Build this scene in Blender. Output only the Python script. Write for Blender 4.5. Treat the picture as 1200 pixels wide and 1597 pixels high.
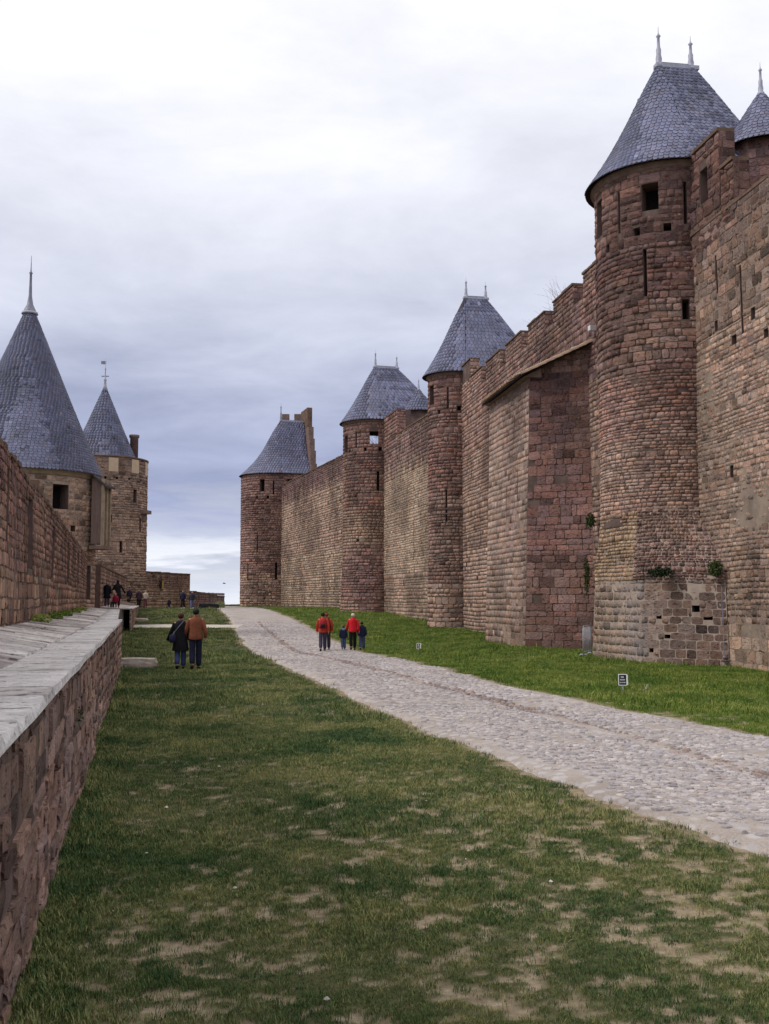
import bpy, bmesh, math, random
import numpy as np
from mathutils import Vector, Matrix

for o in list(bpy.data.objects): bpy.data.objects.remove(o)
SC = bpy.context.scene
COL = SC.collection
R = math.radians

# ------------------------------------------------------------------ camera
EYE = 2.0
PITCH = math.atan((935 - 798.5) / 1650.0)
cd = bpy.data.cameras.new('camera'); cam = bpy.data.objects.new('camera', cd); COL.objects.link(cam)
cam.location = (0, 0, EYE); cam.rotation_euler = (R(90) + PITCH, 0, 0)
cd.sensor_fit = 'VERTICAL'; cd.sensor_height = 24.0; cd.lens = 24.0 * 1650.0 / 1597.0
cd.clip_start = 0.05; cd.clip_end = 9000
SC.camera = cam

# ------------------------------------------------------------------ sky
SUN_EL, SUN_AZ = 48.0, 262.0          # azimuth clockwise from +Y : light from the left
W = bpy.data.worlds.new('World'); SC.world = W; W.use_nodes = True
nt = W.node_tree; nt.nodes.clear()
def N(t, ty, **kw):
    n = t.nodes.new(ty)
    for k, v in kw.items(): setattr(n, k, v)
    return n
def L(t, a, b): t.links.new(a, b)
def mth(t, op, a, b=None, c=None, clamp=False):
    n = N(t, 'ShaderNodeMath', operation=op); n.use_clamp = clamp
    for i, x in enumerate((a, b, c)):
        if x is None: continue
        if isinstance(x, (int, float)): n.inputs[i].default_value = x
        else: L(t, x, n.inputs[i])
    return n.outputs[0]
def ramp(t, fac, stops, interp='LINEAR'):
    n = N(t, 'ShaderNodeValToRGB'); n.color_ramp.interpolation = interp
    e = n.color_ramp.elements
    while len(e) > 1: e.remove(e[-1])
    e[0].position = stops[0][0]; c = stops[0][1]; e[0].color = (*c, 1) if len(c) == 3 else c
    for p, c in stops[1:]:
        q = e.new(p); q.color = (*c, 1) if len(c) == 3 else c
    L(t, fac, n.inputs[0]); return n.outputs[0]
def mixc(t, fac, a, b, mode='MIX'):
    n = N(t, 'ShaderNodeMix', data_type='RGBA', blend_type=mode)
    for s, x in ((n.inputs[0], fac), (n.inputs[6], a), (n.inputs[7], b)):
        if isinstance(x, (int, float)): s.default_value = x
        elif isinstance(x, tuple): s.default_value = (*x, 1) if len(x) == 3 else x
        else: L(t, x, s)
    return n.outputs[2]
tc = N(nt, 'ShaderNodeTexCoord'); sep = N(nt, 'ShaderNodeSeparateXYZ'); L(nt, tc.outputs['Generated'], sep.inputs[0])
zz = mth(nt, 'MAXIMUM', sep.outputs[2], 0.0)
den = mth(nt, 'ADD', zz, 0.10)
cmb = N(nt, 'ShaderNodeCombineXYZ')
L(nt, mth(nt, 'DIVIDE', sep.outputs[0], den), cmb.inputs[0]); L(nt, mth(nt, 'DIVIDE', sep.outputs[1], den), cmb.inputs[1])
cmb.inputs[2].default_value = 3.7
n1 = N(nt, 'ShaderNodeTexNoise'); n1.inputs['Scale'].default_value = 1.7; n1.inputs['Detail'].default_value = 9; n1.inputs['Roughness'].default_value = 0.58; n1.inputs['Distortion'].default_value = 0.25
L(nt, cmb.outputs[0], n1.inputs['Vector'])
n2 = N(nt, 'ShaderNodeTexNoise'); n2.inputs['Scale'].default_value = 0.28; n2.inputs['Detail'].default_value = 3
L(nt, cmb.outputs[0], n2.inputs['Vector'])
cl = mth(nt, 'ADD', mth(nt, 'MULTIPLY', n1.outputs[0], 0.6), mth(nt, 'MULTIPLY', n2.outputs[0], 0.4))
cl = mth(nt, 'MULTIPLY', mth(nt, 'SUBTRACT', cl, 0.5), 1.0)
# overcast layer: thin and bright overhead, denser blue grey low down, a lighter gap at the horizon
el = mth(nt, 'ADD', zz, mth(nt, 'MULTIPLY', cl, mth(nt, 'ADD', mth(nt, 'MULTIPLY', zz, .7), .10)))
base = ramp(nt, el, [(0.0, (0.80, 0.83, 0.90)), (0.03, (0.56, 0.60, 0.72)), (0.048, (0.82, 0.85, 0.93)), (0.075, (0.50, 0.54, 0.68)), (0.105, (0.33, 0.37, 0.55)), (0.16, (0.40, 0.44, 0.61)),
                     (0.25, (0.60, 0.63, 0.76)), (0.35, (0.76, 0.78, 0.87)), (0.50, (0.95, 0.95, 1.0)), (0.62, (0.98, 0.98, 1.0)), (1.0, (1.04, 1.04, 1.06))])
cfac = mth(nt, 'MULTIPLY_ADD', cl, .75, 1.02)
vm = N(nt, 'ShaderNodeVectorMath', operation='SCALE'); L(nt, base, vm.inputs[0]); L(nt, cfac, vm.inputs['Scale'])
sky = N(nt, 'ShaderNodeTexSky', sky_type='NISHITA'); sky.sun_disc = False
sky.sun_elevation = R(SUN_EL); sky.sun_rotation = R(SUN_AZ)
b1 = N(nt, 'ShaderNodeBackground'); L(nt, sky.outputs[0], b1.inputs[0]); b1.inputs[1].default_value = 0.08
b2 = N(nt, 'ShaderNodeBackground'); L(nt, vm.outputs[0], b2.inputs[0]); b2.inputs[1].default_value = 1.0
mx = N(nt, 'ShaderNodeMixShader'); mx.inputs[0].default_value = 0.94
wo = N(nt, 'ShaderNodeOutputWorld')
L(nt, b1.outputs[0], mx.inputs[1]); L(nt, b2.outputs[0], mx.inputs[2]); L(nt, mx.outputs[0], wo.inputs[0])

# ------------------------------------------------------------------ sun
sd = bpy.data.lights.new('sun', 'SUN'); sun = bpy.data.objects.new('sun', sd); COL.objects.link(sun)
sd.energy = 1.5; sd.angle = R(14); sd.color = (1.0, 0.95, 0.88)
az, elv = R(SUN_AZ), R(SUN_EL)
sdir = Vector((math.sin(az) * math.cos(elv), math.cos(az) * math.cos(elv), math.sin(elv)))
sun.rotation_euler = sdir.to_track_quat('Z', 'Y').to_euler(); sun.location = (-20, 0, 60)
SC.view_settings.view_transform = 'Standard'; SC.view_settings.look = 'None'
SC.view_settings.exposure = 0.14; SC.view_settings.gamma = 1.0; SC.view_settings.use_curve_mapping = False

# ------------------------------------------------------------------ noise (numpy)
def _h(ix, iy, iz):
    n = (ix * 374761393 + iy * 668265263 + iz * 2147483647 + 1013904223) & 0xFFFFFFFF
    n = ((n ^ (n >> 13)) * 1274126177) & 0xFFFFFFFF
    n = ((n ^ (n >> 16)) * 2246822519) & 0xFFFFFFFF
    return ((n ^ (n >> 15)) & 0xFFFFFF) / float(0xFFFFFF)
def vn(P, s=1.0, off=0):
    P = np.asarray(P, float) * s + off * 17.31
    if P.shape[-1] == 2: P = np.concatenate([P, np.zeros(P.shape[:-1] + (1,)) + .37], -1)
    i = np.floor(P).astype(np.int64); f = P - i; f = f * f * (3 - 2 * f)
    x, y, z = i[..., 0], i[..., 1], i[..., 2]; fx, fy, fz = f[..., 0], f[..., 1], f[..., 2]
    def l(a, b, t): return a + (b - a) * t
    return l(l(l(_h(x, y, z), _h(x+1, y, z), fx), l(_h(x, y+1, z), _h(x+1, y+1, z), fx), fy),
             l(l(_h(x, y, z+1), _h(x+1, y, z+1), fx), l(_h(x, y+1, z+1), _h(x+1, y+1, z+1), fx), fy), fz)
def fbm(P, s=1.0, off=0, o=4):
    t = 0; a = .5; tot = 0
    for k in range(o):
        t = t + a * vn(P, s * 2.03 ** k, off + k); tot += a; a *= .5
    return t / tot
def sstep(a, b, x):
    t = np.clip((np.asarray(x, float) - a) / (b - a), 0, 1); return t * t * (3 - 2 * t)
def lerp(a, b, t): return a + (b - a) * t

# ------------------------------------------------------------------ materials
def material(name, build, rough=0.9, spec=0.3):
    m = bpy.data.materials.new(name); m.use_nodes = True; t = m.node_tree
    b = t.nodes['Principled BSDF']; b.inputs['Roughness'].default_value = rough
    b.inputs['Specular IOR Level'].default_value = spec
    build(t, b); return m
def geo(t): return N(t, 'ShaderNodeNewGeometry').outputs['Position']
def noise(t, vec, scale, detail=4, rough=0.55, dist=0.0):
    n = N(t, 'ShaderNodeTexNoise'); n.inputs['Scale'].default_value = scale; n.inputs['Detail'].default_value = detail
    n.inputs['Roughness'].default_value = rough; n.inputs['Distortion'].default_value = dist
    L(t, vec, n.inputs['Vector']); return n.outputs[0]
def bump(t, b, h, strength, dist):
    n = N(t, 'ShaderNodeBump'); n.inputs['Strength'].default_value = strength; n.inputs['Distance'].default_value = dist
    L(t, h, n.inputs['Height']); L(t, n.outputs[0], b.inputs['Normal'])
def scaled(t, vec, s):
    n = N(t, 'ShaderNodeVectorMath', operation='MULTIPLY'); L(t, vec, n.inputs[0]); n.inputs[1].default_value = s; return n.outputs[0]
def m_stone(name, bstr=0.9, bdist=0.05, fine=15.0, var=0.62, pits=True):
    def f(t, b):
        a = N(t, 'ShaderNodeAttribute', attribute_name='col'); p = geo(t)
        n = noise(t, p, fine, 5, 0.65); n2 = noise(t, p, fine * .22, 4, 0.6)
        k = mth(t, 'ADD', mth(t, 'MULTIPLY', n, var * 1.5), mth(t, 'MULTIPLY', n2, var * 1.5))
        k = mth(t, 'MAXIMUM', mth(t, 'ADD', k, 1.0 - var * 1.5), .12)
        v = N(t, 'ShaderNodeVectorMath', operation='SCALE'); L(t, a.outputs['Color'], v.inputs[0]); L(t, k, v.inputs['Scale'])
        # specks of pale lichen and dark pits
        sp = ramp(t, noise(t, p, fine * .8, 2, .5, .6), [(0.0, (0, 0, 0)), (0.66, (0, 0, 0)), (0.72, (1, 1, 1))])
        c = mixc(t, mth(t, 'MULTIPLY', sp, 0.35), v.outputs[0], (0.42, 0.37, 0.31))
        pit = ramp(t, noise(t, scaled(t, p, (1, 1, 1.6)), fine * .42, 3, .6, .3), [(0.0, (.3, .28, .3)), (0.30, (.38, .36, .38)), (0.42, (1, 1, 1))])
        c = mixc(t, .85 if pits else .25, c, pit, 'MULTIPLY')
        L(t, c, b.inputs['Base Color']); bump(t, b, mth(t, 'ADD', mth(t, 'ADD', n, n2), pit), bstr, bdist)
    return material(name, f, 0.93, 0.15)
M_STONE = m_stone('weathered_sandstone')
M_STONE_NEAR = m_stone('near_sandstone', 1.0, 0.03, 24.0, 0.62)
M_FLAG = m_stone('pale_flagstone', 1.0, 0.03, 17.0, 0.62, True)
def m_noise(name, c1, c2, scale, bstr=.5, bdist=.02, rough=.92, c3=None, stretch=None, spec=.15):
    def f(t, b):
        p = geo(t)
        if stretch: p = scaled(t, p, stretch)
        n = noise(t, p, scale, 6, .62)
        st = [(0.3, c1), (0.62, c2)] + ([(0.8, c3)] if c3 else [])
        L(t, ramp(t, n, st), b.inputs['Base Color']); bump(t, b, noise(t, p, scale * 3, 4, .6), bstr, bdist)
    return material(name, f, rough, spec)
M_MORTAR = m_noise('shadowed_dark_mortar', (.07, .045, .042), (.17, .12, .10), 1.6)  # dark mortar, darkened further to put shadow into the joint colour
M_MORTAR_L = m_noise('pale_lime_mortar', (.26, .19, .16), (.44, .35, .29), 2.2)
M_MORTAR_T = m_noise('tan_mortar', (.17, .125, .10), (.31, .24, .19), 1.8)
M_DARK = m_noise('unlit_interior', (.012, .009, .011), (.02, .015, .016), 2)  # near-black colour that paints the shade inside openings
M_REVEAL = m_noise('opening_reveal_stone', (.11, .07, .065), (.17, .115, .10), 3)
M_CAP = m_noise('lichened_wall_top', (.10, .062, .052), (.185, .12, .085), 2.2, c3=(.30, .17, .06))
M_CORNICE = m_noise('cornice_stone', (.15, .095, .085), (.24, .165, .14), 3)
M_CORNICE_T = m_noise('tan_cornice_stone', (.25, .18, .13), (.38, .29, .21), 3)
M_LEAD = m_noise('lead_flashing', (.30, .30, .38), (.44, .44, .53), 6, .1, .005, .5, spec=.5)
M_LEAD_D = m_noise('dull_lead', (.16, .16, .21), (.26, .26, .34), 6, .1, .005, .5, spec=.5)
M_UNDER = m_noise('roof_boarding', (.05, .04, .045), (.08, .065, .07), 5)
M_TILE = m_stone('clay_roof_tile', .4, .01, 30, .4)
def mf_slate(t, b):
    a = N(t, 'ShaderNodeAttribute', attribute_name='col'); p = geo(t)
    n = noise(t, p, 9, 5, .7); k = mth(t, 'MULTIPLY_ADD', n, .9, .55)
    v = N(t, 'ShaderNodeVectorMath', operation='SCALE'); L(t, a.outputs['Color'], v.inputs[0]); L(t, k, v.inputs['Scale'])
    L(t, v.outputs[0], b.inputs['Base Color']); bump(t, b, n, .25, .008)
M_SLATE = material('blue_grey_slate', mf_slate, .55, .4)

# ------------------------------------------------------------------ object helpers
def link(o, parent=None):
    COL.objects.link(o)
    if parent is not None: o.parent = parent
    return o
def tag(o, label=None, cat=None, group=None, kind=None):
    if label: o['label'] = label
    if cat: o['category'] = cat
    if group: o['group'] = group
    if kind: o['kind'] = kind
    return o
def thing(name, label, cat, loc=(0, 0, 0), rz=0, group=None):
    o = bpy.data.objects.new(name, None); o.location = loc; o.rotation_euler = (0, 0, rz); o.empty_display_size = .2
    link(o); return tag(o, label, cat, group)
def setcol(me, cols):
    a = me.color_attributes.new('col', 'FLOAT_COLOR', 'POINT')
    c = np.ones((len(cols), 4), np.float32); c[:, :3] = cols
    a.data.foreach_set('color', c.ravel())
def mesh_obj(name, verts, faces, mat, parent=None, cols=None, origin=None, smooth=False, world=True):
    """verts in world space; parent things sit at 'loc' without scale: vertices are moved into the parent's frame"""
    v = np.asarray(verts, float).reshape(-1, 3)
    inv = None
    if parent is not None and world:
        m = Matrix.Identity(4); q = parent
        while q is not None:
            m = Matrix.LocRotScale(q.location, q.rotation_euler, q.scale) @ m; q = q.parent
        inv = np.array(m.inverted())
        v = v @ inv[:3, :3].T + inv[:3, 3]
    loc = np.zeros(3)
    if origin == 'center': loc = v.mean(0); v = v - loc
    elif origin == 'base':
        loc = np.array([*(v[:, :2].mean(0)), v[:, 2].min()]); v = v - loc
    me = bpy.data.meshes.new(name); me.from_pydata(v.tolist(), [], [list(map(int, f)) for f in faces]); me.materials.append(mat)
    if cols is not None: setcol(me, cols)
    if smooth: me.polygons.foreach_set('use_smooth', [True] * len(me.polygons))
    me.update()
    o = bpy.data.objects.new(name, me); o.location = loc
    return link(o, parent)
def big_mesh(name, V, tmpl, mat, parent, cols):
    """V (N,k,3) world coords, tmpl: list of faces over k verts"""
    n, k, _ = V.shape
    v = V.reshape(-1, 3)
    if parent is not None:
        m = Matrix.Identity(4); q = parent
        while q is not None:
            m = Matrix.LocRotScale(q.location, q.rotation_euler, q.scale) @ m; q = q.parent
        inv = np.array(m.inverted()); v = v @ inv[:3, :3].T + inv[:3, 3]
    flat = np.array([i for f in tmpl for i in f]); tot = np.array([len(f) for f in tmpl])
    loops = (flat[None, :] + (np.arange(n) * k)[:, None]).ravel()
    totals = np.tile(tot, n); starts = np.concatenate([[0], np.cumsum(totals)[:-1]])
    me = bpy.data.meshes.new(name)
    me.vertices.add(len(v)); me.vertices.foreach_set('co', v.astype(np.float32).ravel())
    me.loops.add(len(loops)); me.loops.foreach_set('vertex_index', loops.astype(np.int32))
    me.polygons.add(len(totals)); me.polygons.foreach_set('loop_start', starts.astype(np.int32)); me.polygons.foreach_set('loop_total', totals.astype(np.int32))
    me.materials.append(mat); me.update(calc_edges=True)
    setcol(me, np.repeat(cols, k, 0) if cols.ndim == 2 else cols.reshape(-1, 3))
    o = bpy.data.objects.new(name, me); return link(o, parent)

CP, SP = math.cos(PITCH), math.sin(PITCH)
def proj(P):
    X, Y, Z = P[..., 0], P[..., 1], P[..., 2] - EYE
    d = Y * CP + Z * SP; v = -Y * SP + Z * CP
    return 600 + 1650 * X / np.maximum(d, .01), 798.5 - 1650 * v / np.maximum(d, .01), d

T_ROUGH = [(0, 1, 5, 4), (1, 2, 6, 5), (2, 3, 7, 6), (4, 5, 9, 8), (5, 6, 10, 9), (6, 7, 11, 10),
           (12, 13, 3, 2, 1, 0), (14, 15, 8, 9, 10, 11), (13, 14, 11, 7, 3), (15, 12, 0, 4, 8)]
T_BOX = [(0, 1, 2, 3), (4, 5, 1, 0), (5, 6, 2, 1), (6, 7, 3, 2), (7, 4, 0, 3)]
def normals(f, u, v, sgn=1):
    e = .02
    du = f(u + e, v) - f(u - e, v); dv = f(u, v + e) - f(u, v - e)
    n = np.cross(du, dv); n /= np.maximum(np.linalg.norm(n, axis=-1, keepdims=True), 1e-9)
    return n * sgn
def lay(rng, U0, U1, V0, V1, bw, bh, holes=(), topf=None, hv=.3, wv=.55):
    out = []; v = V0
    while v < V1 - bh * .3:
        h = bh * rng.uniform(1 - hv, 1 + hv) * (1.35 if hv > .2 and rng.random() < .12 else 1); h = min(h, V1 - v)
        if V1 - (v + h) < bh * .35: h = V1 - v
        hs = sorted([(a, b) for a, b, c, d in holes if min(v + h, d) - max(v, c) > .3 * h])
        iv = []; x = U0
        for a, b in hs:
            if a > x: iv.append((x, min(a, U1)))
            x = max(x, b)
        if x < U1: iv.append((x, U1))
        for a, b in iv:
            x = a - 0
            first = rng.uniform(.4, 1.0)
            while x < b - 1e-6:
                w = bw * rng.uniform(1 - wv, 1 + wv) * first; first = 1
                if b - (x + w) < bw * .4: w = b - x
                if topf is None or v + h * .6 < topf(x + w / 2): out.append((x, x + w, v, v + h))
                x += w
        v += h
    return np.array(out) if out else np.zeros((0, 4))
def stone_verts(rng, f, Q, sgn, dlo, dhi, gap, rough=True, boss=0.0, back=-.04):
    n = len(Q); g = gap / 2
    j = lambda s=1.0: (rng.random(n) - .5) * gap * 1.1 * s
    u0, u1, v0, v1 = Q[:, 0] + g, Q[:, 1] - g, Q[:, 2] + g, Q[:, 3] - g
    D = dlo + (dhi - dlo) * rng.random(n)
    P = []
    def pt(u, v, d):
        p = f(u, v); return p + normals(f, u, v, sgn) * np.asarray(d)[:, None]
    if rough:
        w = u1 - u0; h = v1 - v0
        ek = .5 if boss > .018 else .93
        cr = rng.random(n) ** 2; cu = np.minimum(w * .10, .026) * (.25 + cr); cv = np.minimum(h * .10, .026) * (.25 + cr)
        for r in range(3):
            for c in range(4):
                fu = (0, .3, .7, 1)[c]; fv = (0, .5, 1)[r]
                u = u0 + w * fu; v = v0 + h * fv
                edge = c in (0, 3) or r in (0, 2); corner = c in (0, 3) and r in (0, 2)
                if corner: u = u + (cu if c == 0 else -cu); v = v + (cv if r == 0 else -cv)
                u = u + j() * (1 if edge else 2); v = v + j() * (1 if edge else 2)
                d = D * (ek if edge else 1) + (rng.random(n) - .5) * (dhi * .42) + (0 if edge else boss)
                P.append(pt(u, v, d))
        for (u, v) in ((u0, v0), (u1, v0), (u1, v1), (u0, v1)): P.append(pt(u, v, np.full(n, back)))
    else:
        q = [(u0, v0), (u1, v0), (u1, v1), (u0, v1)]
        for (u, v) in q: P.append(pt(u + j(), v + j(), D + (rng.random(n) - .5) * (dhi - dlo) * .6))
        for (u, v) in q: P.append(pt(u, v, np.full(n, back)))
    return np.stack(P, 1)
def warp(f, amp=.035, s=.95):
    def g(u, v):
        u, v = np.broadcast_arrays(np.asarray(u, float), np.asarray(v, float)); u = u.ravel(); v = v.ravel(); P = np.stack([u, v], 1)
        return f(u + (fbm(P, s, 91, 2) - .5) * amp * 1.6, v + ((fbm(P, s * .55, 92, 3) - .5) * amp * 3.2))
    return g
def masonry(parent, f, Q, colf, seed, sgn=1, d=(.015, .05), gap=.02, rough=True, boss=0.0, mat=None, keep=None, cull=True, back=-.04, flat=False, pits=.012):
    """returns list of candidate stones (verts, colour, score) to be split later"""
    if len(Q) == 0: return
    rng = np.random.default_rng(seed)
    uc, vc = (Q[:, 0] + Q[:, 1]) / 2, (Q[:, 2] + Q[:, 3]) / 2
    if rough and not flat: f = warp(f)
    P = f(uc, vc); nn = normals(f, uc, vc, sgn); view = np.array([0, 0, EYE]) - P
    fac = (nn * view).sum(-1) / np.linalg.norm(view, axis=-1)
    if cull:
        ok = (fac > -.25) & (rng.random(len(Q)) > pits); Q, P, fac = Q[ok], P[ok], fac[ok]
    V = stone_verts(rng, f, Q, sgn, d[0], d[1], gap, rough, boss, back)
    px, py, dd = proj(P)
    inside = (px > -10) & (px < 1210) & (py > -10) & (py < 1607) & (dd > .3)
    score = np.where(inside & (fac > .02), (Q[:, 1] - Q[:, 0]) * (Q[:, 3] - Q[:, 2]) * fac / np.maximum(dd, .5) ** 2, 0)
    cols = colf(P, rng)
    if sgn < 0: pass
    keep.append((V, cols, score, rough))
def finish(parent, keep, mat, limit=300, name='stone', joined='stonework', minpx=5.0, smooth=False):
    allv = [(i, j, s) for i, (V, c, sc, r) in enumerate(keep) for j, s in enumerate(sc) if s * 1650 ** 2 > minpx * minpx]
    allv.sort(key=lambda x: -x[2]); sel = {}
    for i, j, s in allv[:limit]: sel.setdefault(i, []).append(j)
    rest = {True: [], False: []}
    for i, (V, c, sc, r) in enumerate(keep):
        js = sel.get(i, []); T = T_ROUGH if r else T_BOX
        for j in js: mesh_obj(name, V[j], T, mat, parent, cols=np.repeat(c[j][None], V.shape[1], 0), origin='center', smooth=smooth)
        m = np.ones(len(V), bool); m[js] = False
        if m.any(): rest[r].append((V[m], c[m]))
    for r, lst in rest.items():
        if lst:
            o = big_mesh(joined, np.concatenate([a for a, _ in lst]), T_ROUGH if r else T_BOX, mat, parent, np.concatenate([b for _, b in lst])); o['kind'] = 'stuff'
            if smooth: o.data.polygons.foreach_set('use_smooth', [True] * len(o.data.polygons))

def shell(parent, name, f, us, vs, holes, mat, sgn=1, topf=None):
    us = sorted(set([round(float(x), 4) for x in us] + [round(h[k], 4) for h in holes for k in (0, 1) if us[0] < h[k] < us[-1]]))
    vs = sorted(set([round(float(x), 4) for x in vs] + [round(h[k], 4) for h in holes for k in (2, 3) if vs[0] < h[k] < vs[-1]]))
    U, V = np.meshgrid(us, vs); P = f(U.ravel(), V.ravel()); nu = len(us); F = []
    for j in range(len(vs) - 1):
        for i in range(nu - 1):
            uc, vc = (us[i] + us[i+1]) / 2, (vs[j] + vs[j+1]) / 2
            if any(a < uc < b and c < vc < d for a, b, c, d in holes): continue
            q = [j*nu+i, j*nu+i+1, (j+1)*nu+i+1, (j+1)*nu+i]
            F.append(q if sgn > 0 else q[::-1])
    return mesh_obj(name, P, F, mat, parent)
def recess(parent, f, h, sgn, depth=.5, name='window', through=False, lining=None):
    a, b, c, d = h; u = np.array([a, b, b, a]); v = np.array([c, c, d, d])
    P = f(u, v); n = normals(f, u, v, sgn).mean(0); n /= np.linalg.norm(n)
    O = P - n * .001; B = P - n * depth
    side = [(0, 1, 5, 4), (1, 2, 6, 5), (2, 3, 7, 6), (3, 0, 4, 7)]
    o = mesh_obj(name, np.concatenate([O, B]), side, lining or M_REVEAL, parent)
    if not through: mesh_obj('shade_backing', B, [(0, 1, 2, 3)], M_DARK, o)  # near-black sheet closes the recess, standing in for deep shade
    return o

# ------------------------------------------------------------------ colours of the stones
def mixN(c, t): return c[0] + (np.array(c[1]) - np.array(c[0])) * t
TAN = np.array((.36, .262, .195)); PINK = np.array((.275, .172, .152)); RED = np.array((.31, .135, .10)); PURP = np.array((.155, .095, .10)); GREY = np.array((.25, .215, .205)); OCH = np.array((.40, .30, .19)); PALE = np.array((.44, .355, .29))
def stonecol(base_a, base_b, dark=.4, top=None, red=0.0, seed=0, var=.22, lichen=None, bright=1.0):
    def g(P, rng):
        n = len(P)
        a = fbm(P * [1, 1, 1.3], .45, seed)[:, None]; c = np.asarray(base_a) + (np.asarray(base_b) - np.asarray(base_a)) * sstep(.3, .7, a)
        st = fbm(P * [1, 1, .16], .9, seed + 9)
        k = sstep(.52, .75, st) * dark + sstep(.55, .8, fbm(P, .22, seed + 5)) * dark * .6
        if top is not None: k = k + sstep(top[0], top[1], P[:, 2] + (fbm(P * [1, 1, .1], 1.3, seed + 3) - .5) * 3) * top[2]
        k = np.clip(k, 0, .9)[:, None]; c = c + (PURP - c) * k
        if red: 
            q = (sstep(.5, .72, fbm(P * [1, 1, 2.2], .7, seed + 2)) * red)[:, None]; c = c + (RED - c) * q
        c = c * (1 + (rng.random((n, 1)) - .5) * 2 * var)
        hue = (rng.random((n, 1)) - .5) * .16; c = c * np.concatenate([1 + hue, np.ones((n, 1)), 1 - hue], 1)
        w = rng.random(n); c[w > .95] = c[w > .95] * 1.3; c[w < .10] = c[w < .10] * .55
        c = c * (.64 + .60 * sstep(.3, .7, fbm(P * [1, 1, .6], .42, seed + 20, 5)))[:, None] * np.array((1.065, .985, .955))
        if lichen is not None:
            q = (sstep(lichen[0], lichen[1], P[:, 2]) * (rng.random(n) < lichen[2]))[:, None]; c = c + (np.array((.36, .20, .06)) - c) * q * .7
        return np.clip(c * bright, 0.01, .72)
    return g

# ------------------------------------------------------------------ ground shape
def gz(X, Y):
    X = np.asarray(X, float); Y = np.asarray(Y, float)
    z = 1.15 * sstep(55, 102, Y)
    z = z - .22 * np.exp(-((Y - 46) / 9.0) ** 2) * sstep(-9.5, -6, X) * (1 - sstep(2.5, 5, X))
    z = z - 13 * sstep(139, 260, Y) - 12 * sstep(260, 900, Y)
    z = z - 4 * sstep(45, 200, -X) * sstep(0, 1, Y)
    z = z + (fbm(np.stack([X, Y], -1), .35, 3, 3) - .5) * .10 * np.clip(Y / 20, .35, 1)
    return z
LE = [(-6, 5.4), (2, 4.3), (5, 3.7), (8.37, 2.97), (9.66, 2.58), (11.43, 2.04), (14.3, 1.28), (19.15, 0), (29, -2.27), (42, -5.0), (60.6, -8.4), (80, -11.7), (100, -15.7), (112, -18.5), (140, -26)]
RE = [(-6, 14.5), (2, 11.2), (9, 7.7), (12, 6.65), (15.6, 5.6), (17.2, 5.15), (20.3, 4.14), (24.4, 2.93), (30.4, 1.82), (44.5, -.8), (70, -5.1), (90, -9.3), (110, -13.2), (140, -22)]
GU = [(-6, 10.3), (2, 7.2), (8, 5.4), (12, 4.3), (17.2, 3.09), (21.6, 1.94), (29, 0), (47, -4.2), (70, -8.2), (90, -12)]
def ip(T, Y): return np.interp(Y, [a for a, _ in T], [b for _, b in T])
def road_l(Y): return ip(LE, Y) + (fbm(np.stack([np.asarray(Y, float), np.asarray(Y, float) * 0], -1), .9, 11) - .5) * .7
def road_r(Y): return ip(RE, Y) + (fbm(np.stack([np.asarray(Y, float), np.asarray(Y, float) * 0 + 9], -1), .8, 12) - .5) * .8
def road_in(X, Y): return np.minimum(X - road_l(Y), road_r(Y) - X)   # >0 inside
def terr_edge(Y): return np.interp(Y, [-8, 0, 31, 45, 62, 90], [1.0, -.65, -7.69, -11.15, -15.2, -21.4])
def bare_mask(X, Y):
    P = np.stack([X, Y], -1)
    a = fbm(P * [1, 1.0], 5.5, 21, 4); a2 = fbm(P * [1, 1.0], 19.0, 27, 3); b = fbm(P, .38, 22, 3)
    # worn spots gather along the right side of the lawn and at its near end
    worn = .55 * sstep(.34, .62, b) + .30 * sstep(-.5, 2.5, X + .25 * (Y - 9)) * (1 - sstep(9, 18, Y)) + .2 * (1 - sstep(5, 11, Y)) + .10
    m = sstep(.585 - .125 * worn, .66 - .11 * worn, a * .5 + a2 * .5)
    ri = road_in(X, Y)
    m = np.maximum(m, sstep(-.35, -.02, ri + (a2 - .5) * .5))
    m = m * (1 - .75 * sstep(12, 40, Y) * (ri < -.5))
    return np.clip(m, 0, 1)

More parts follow.
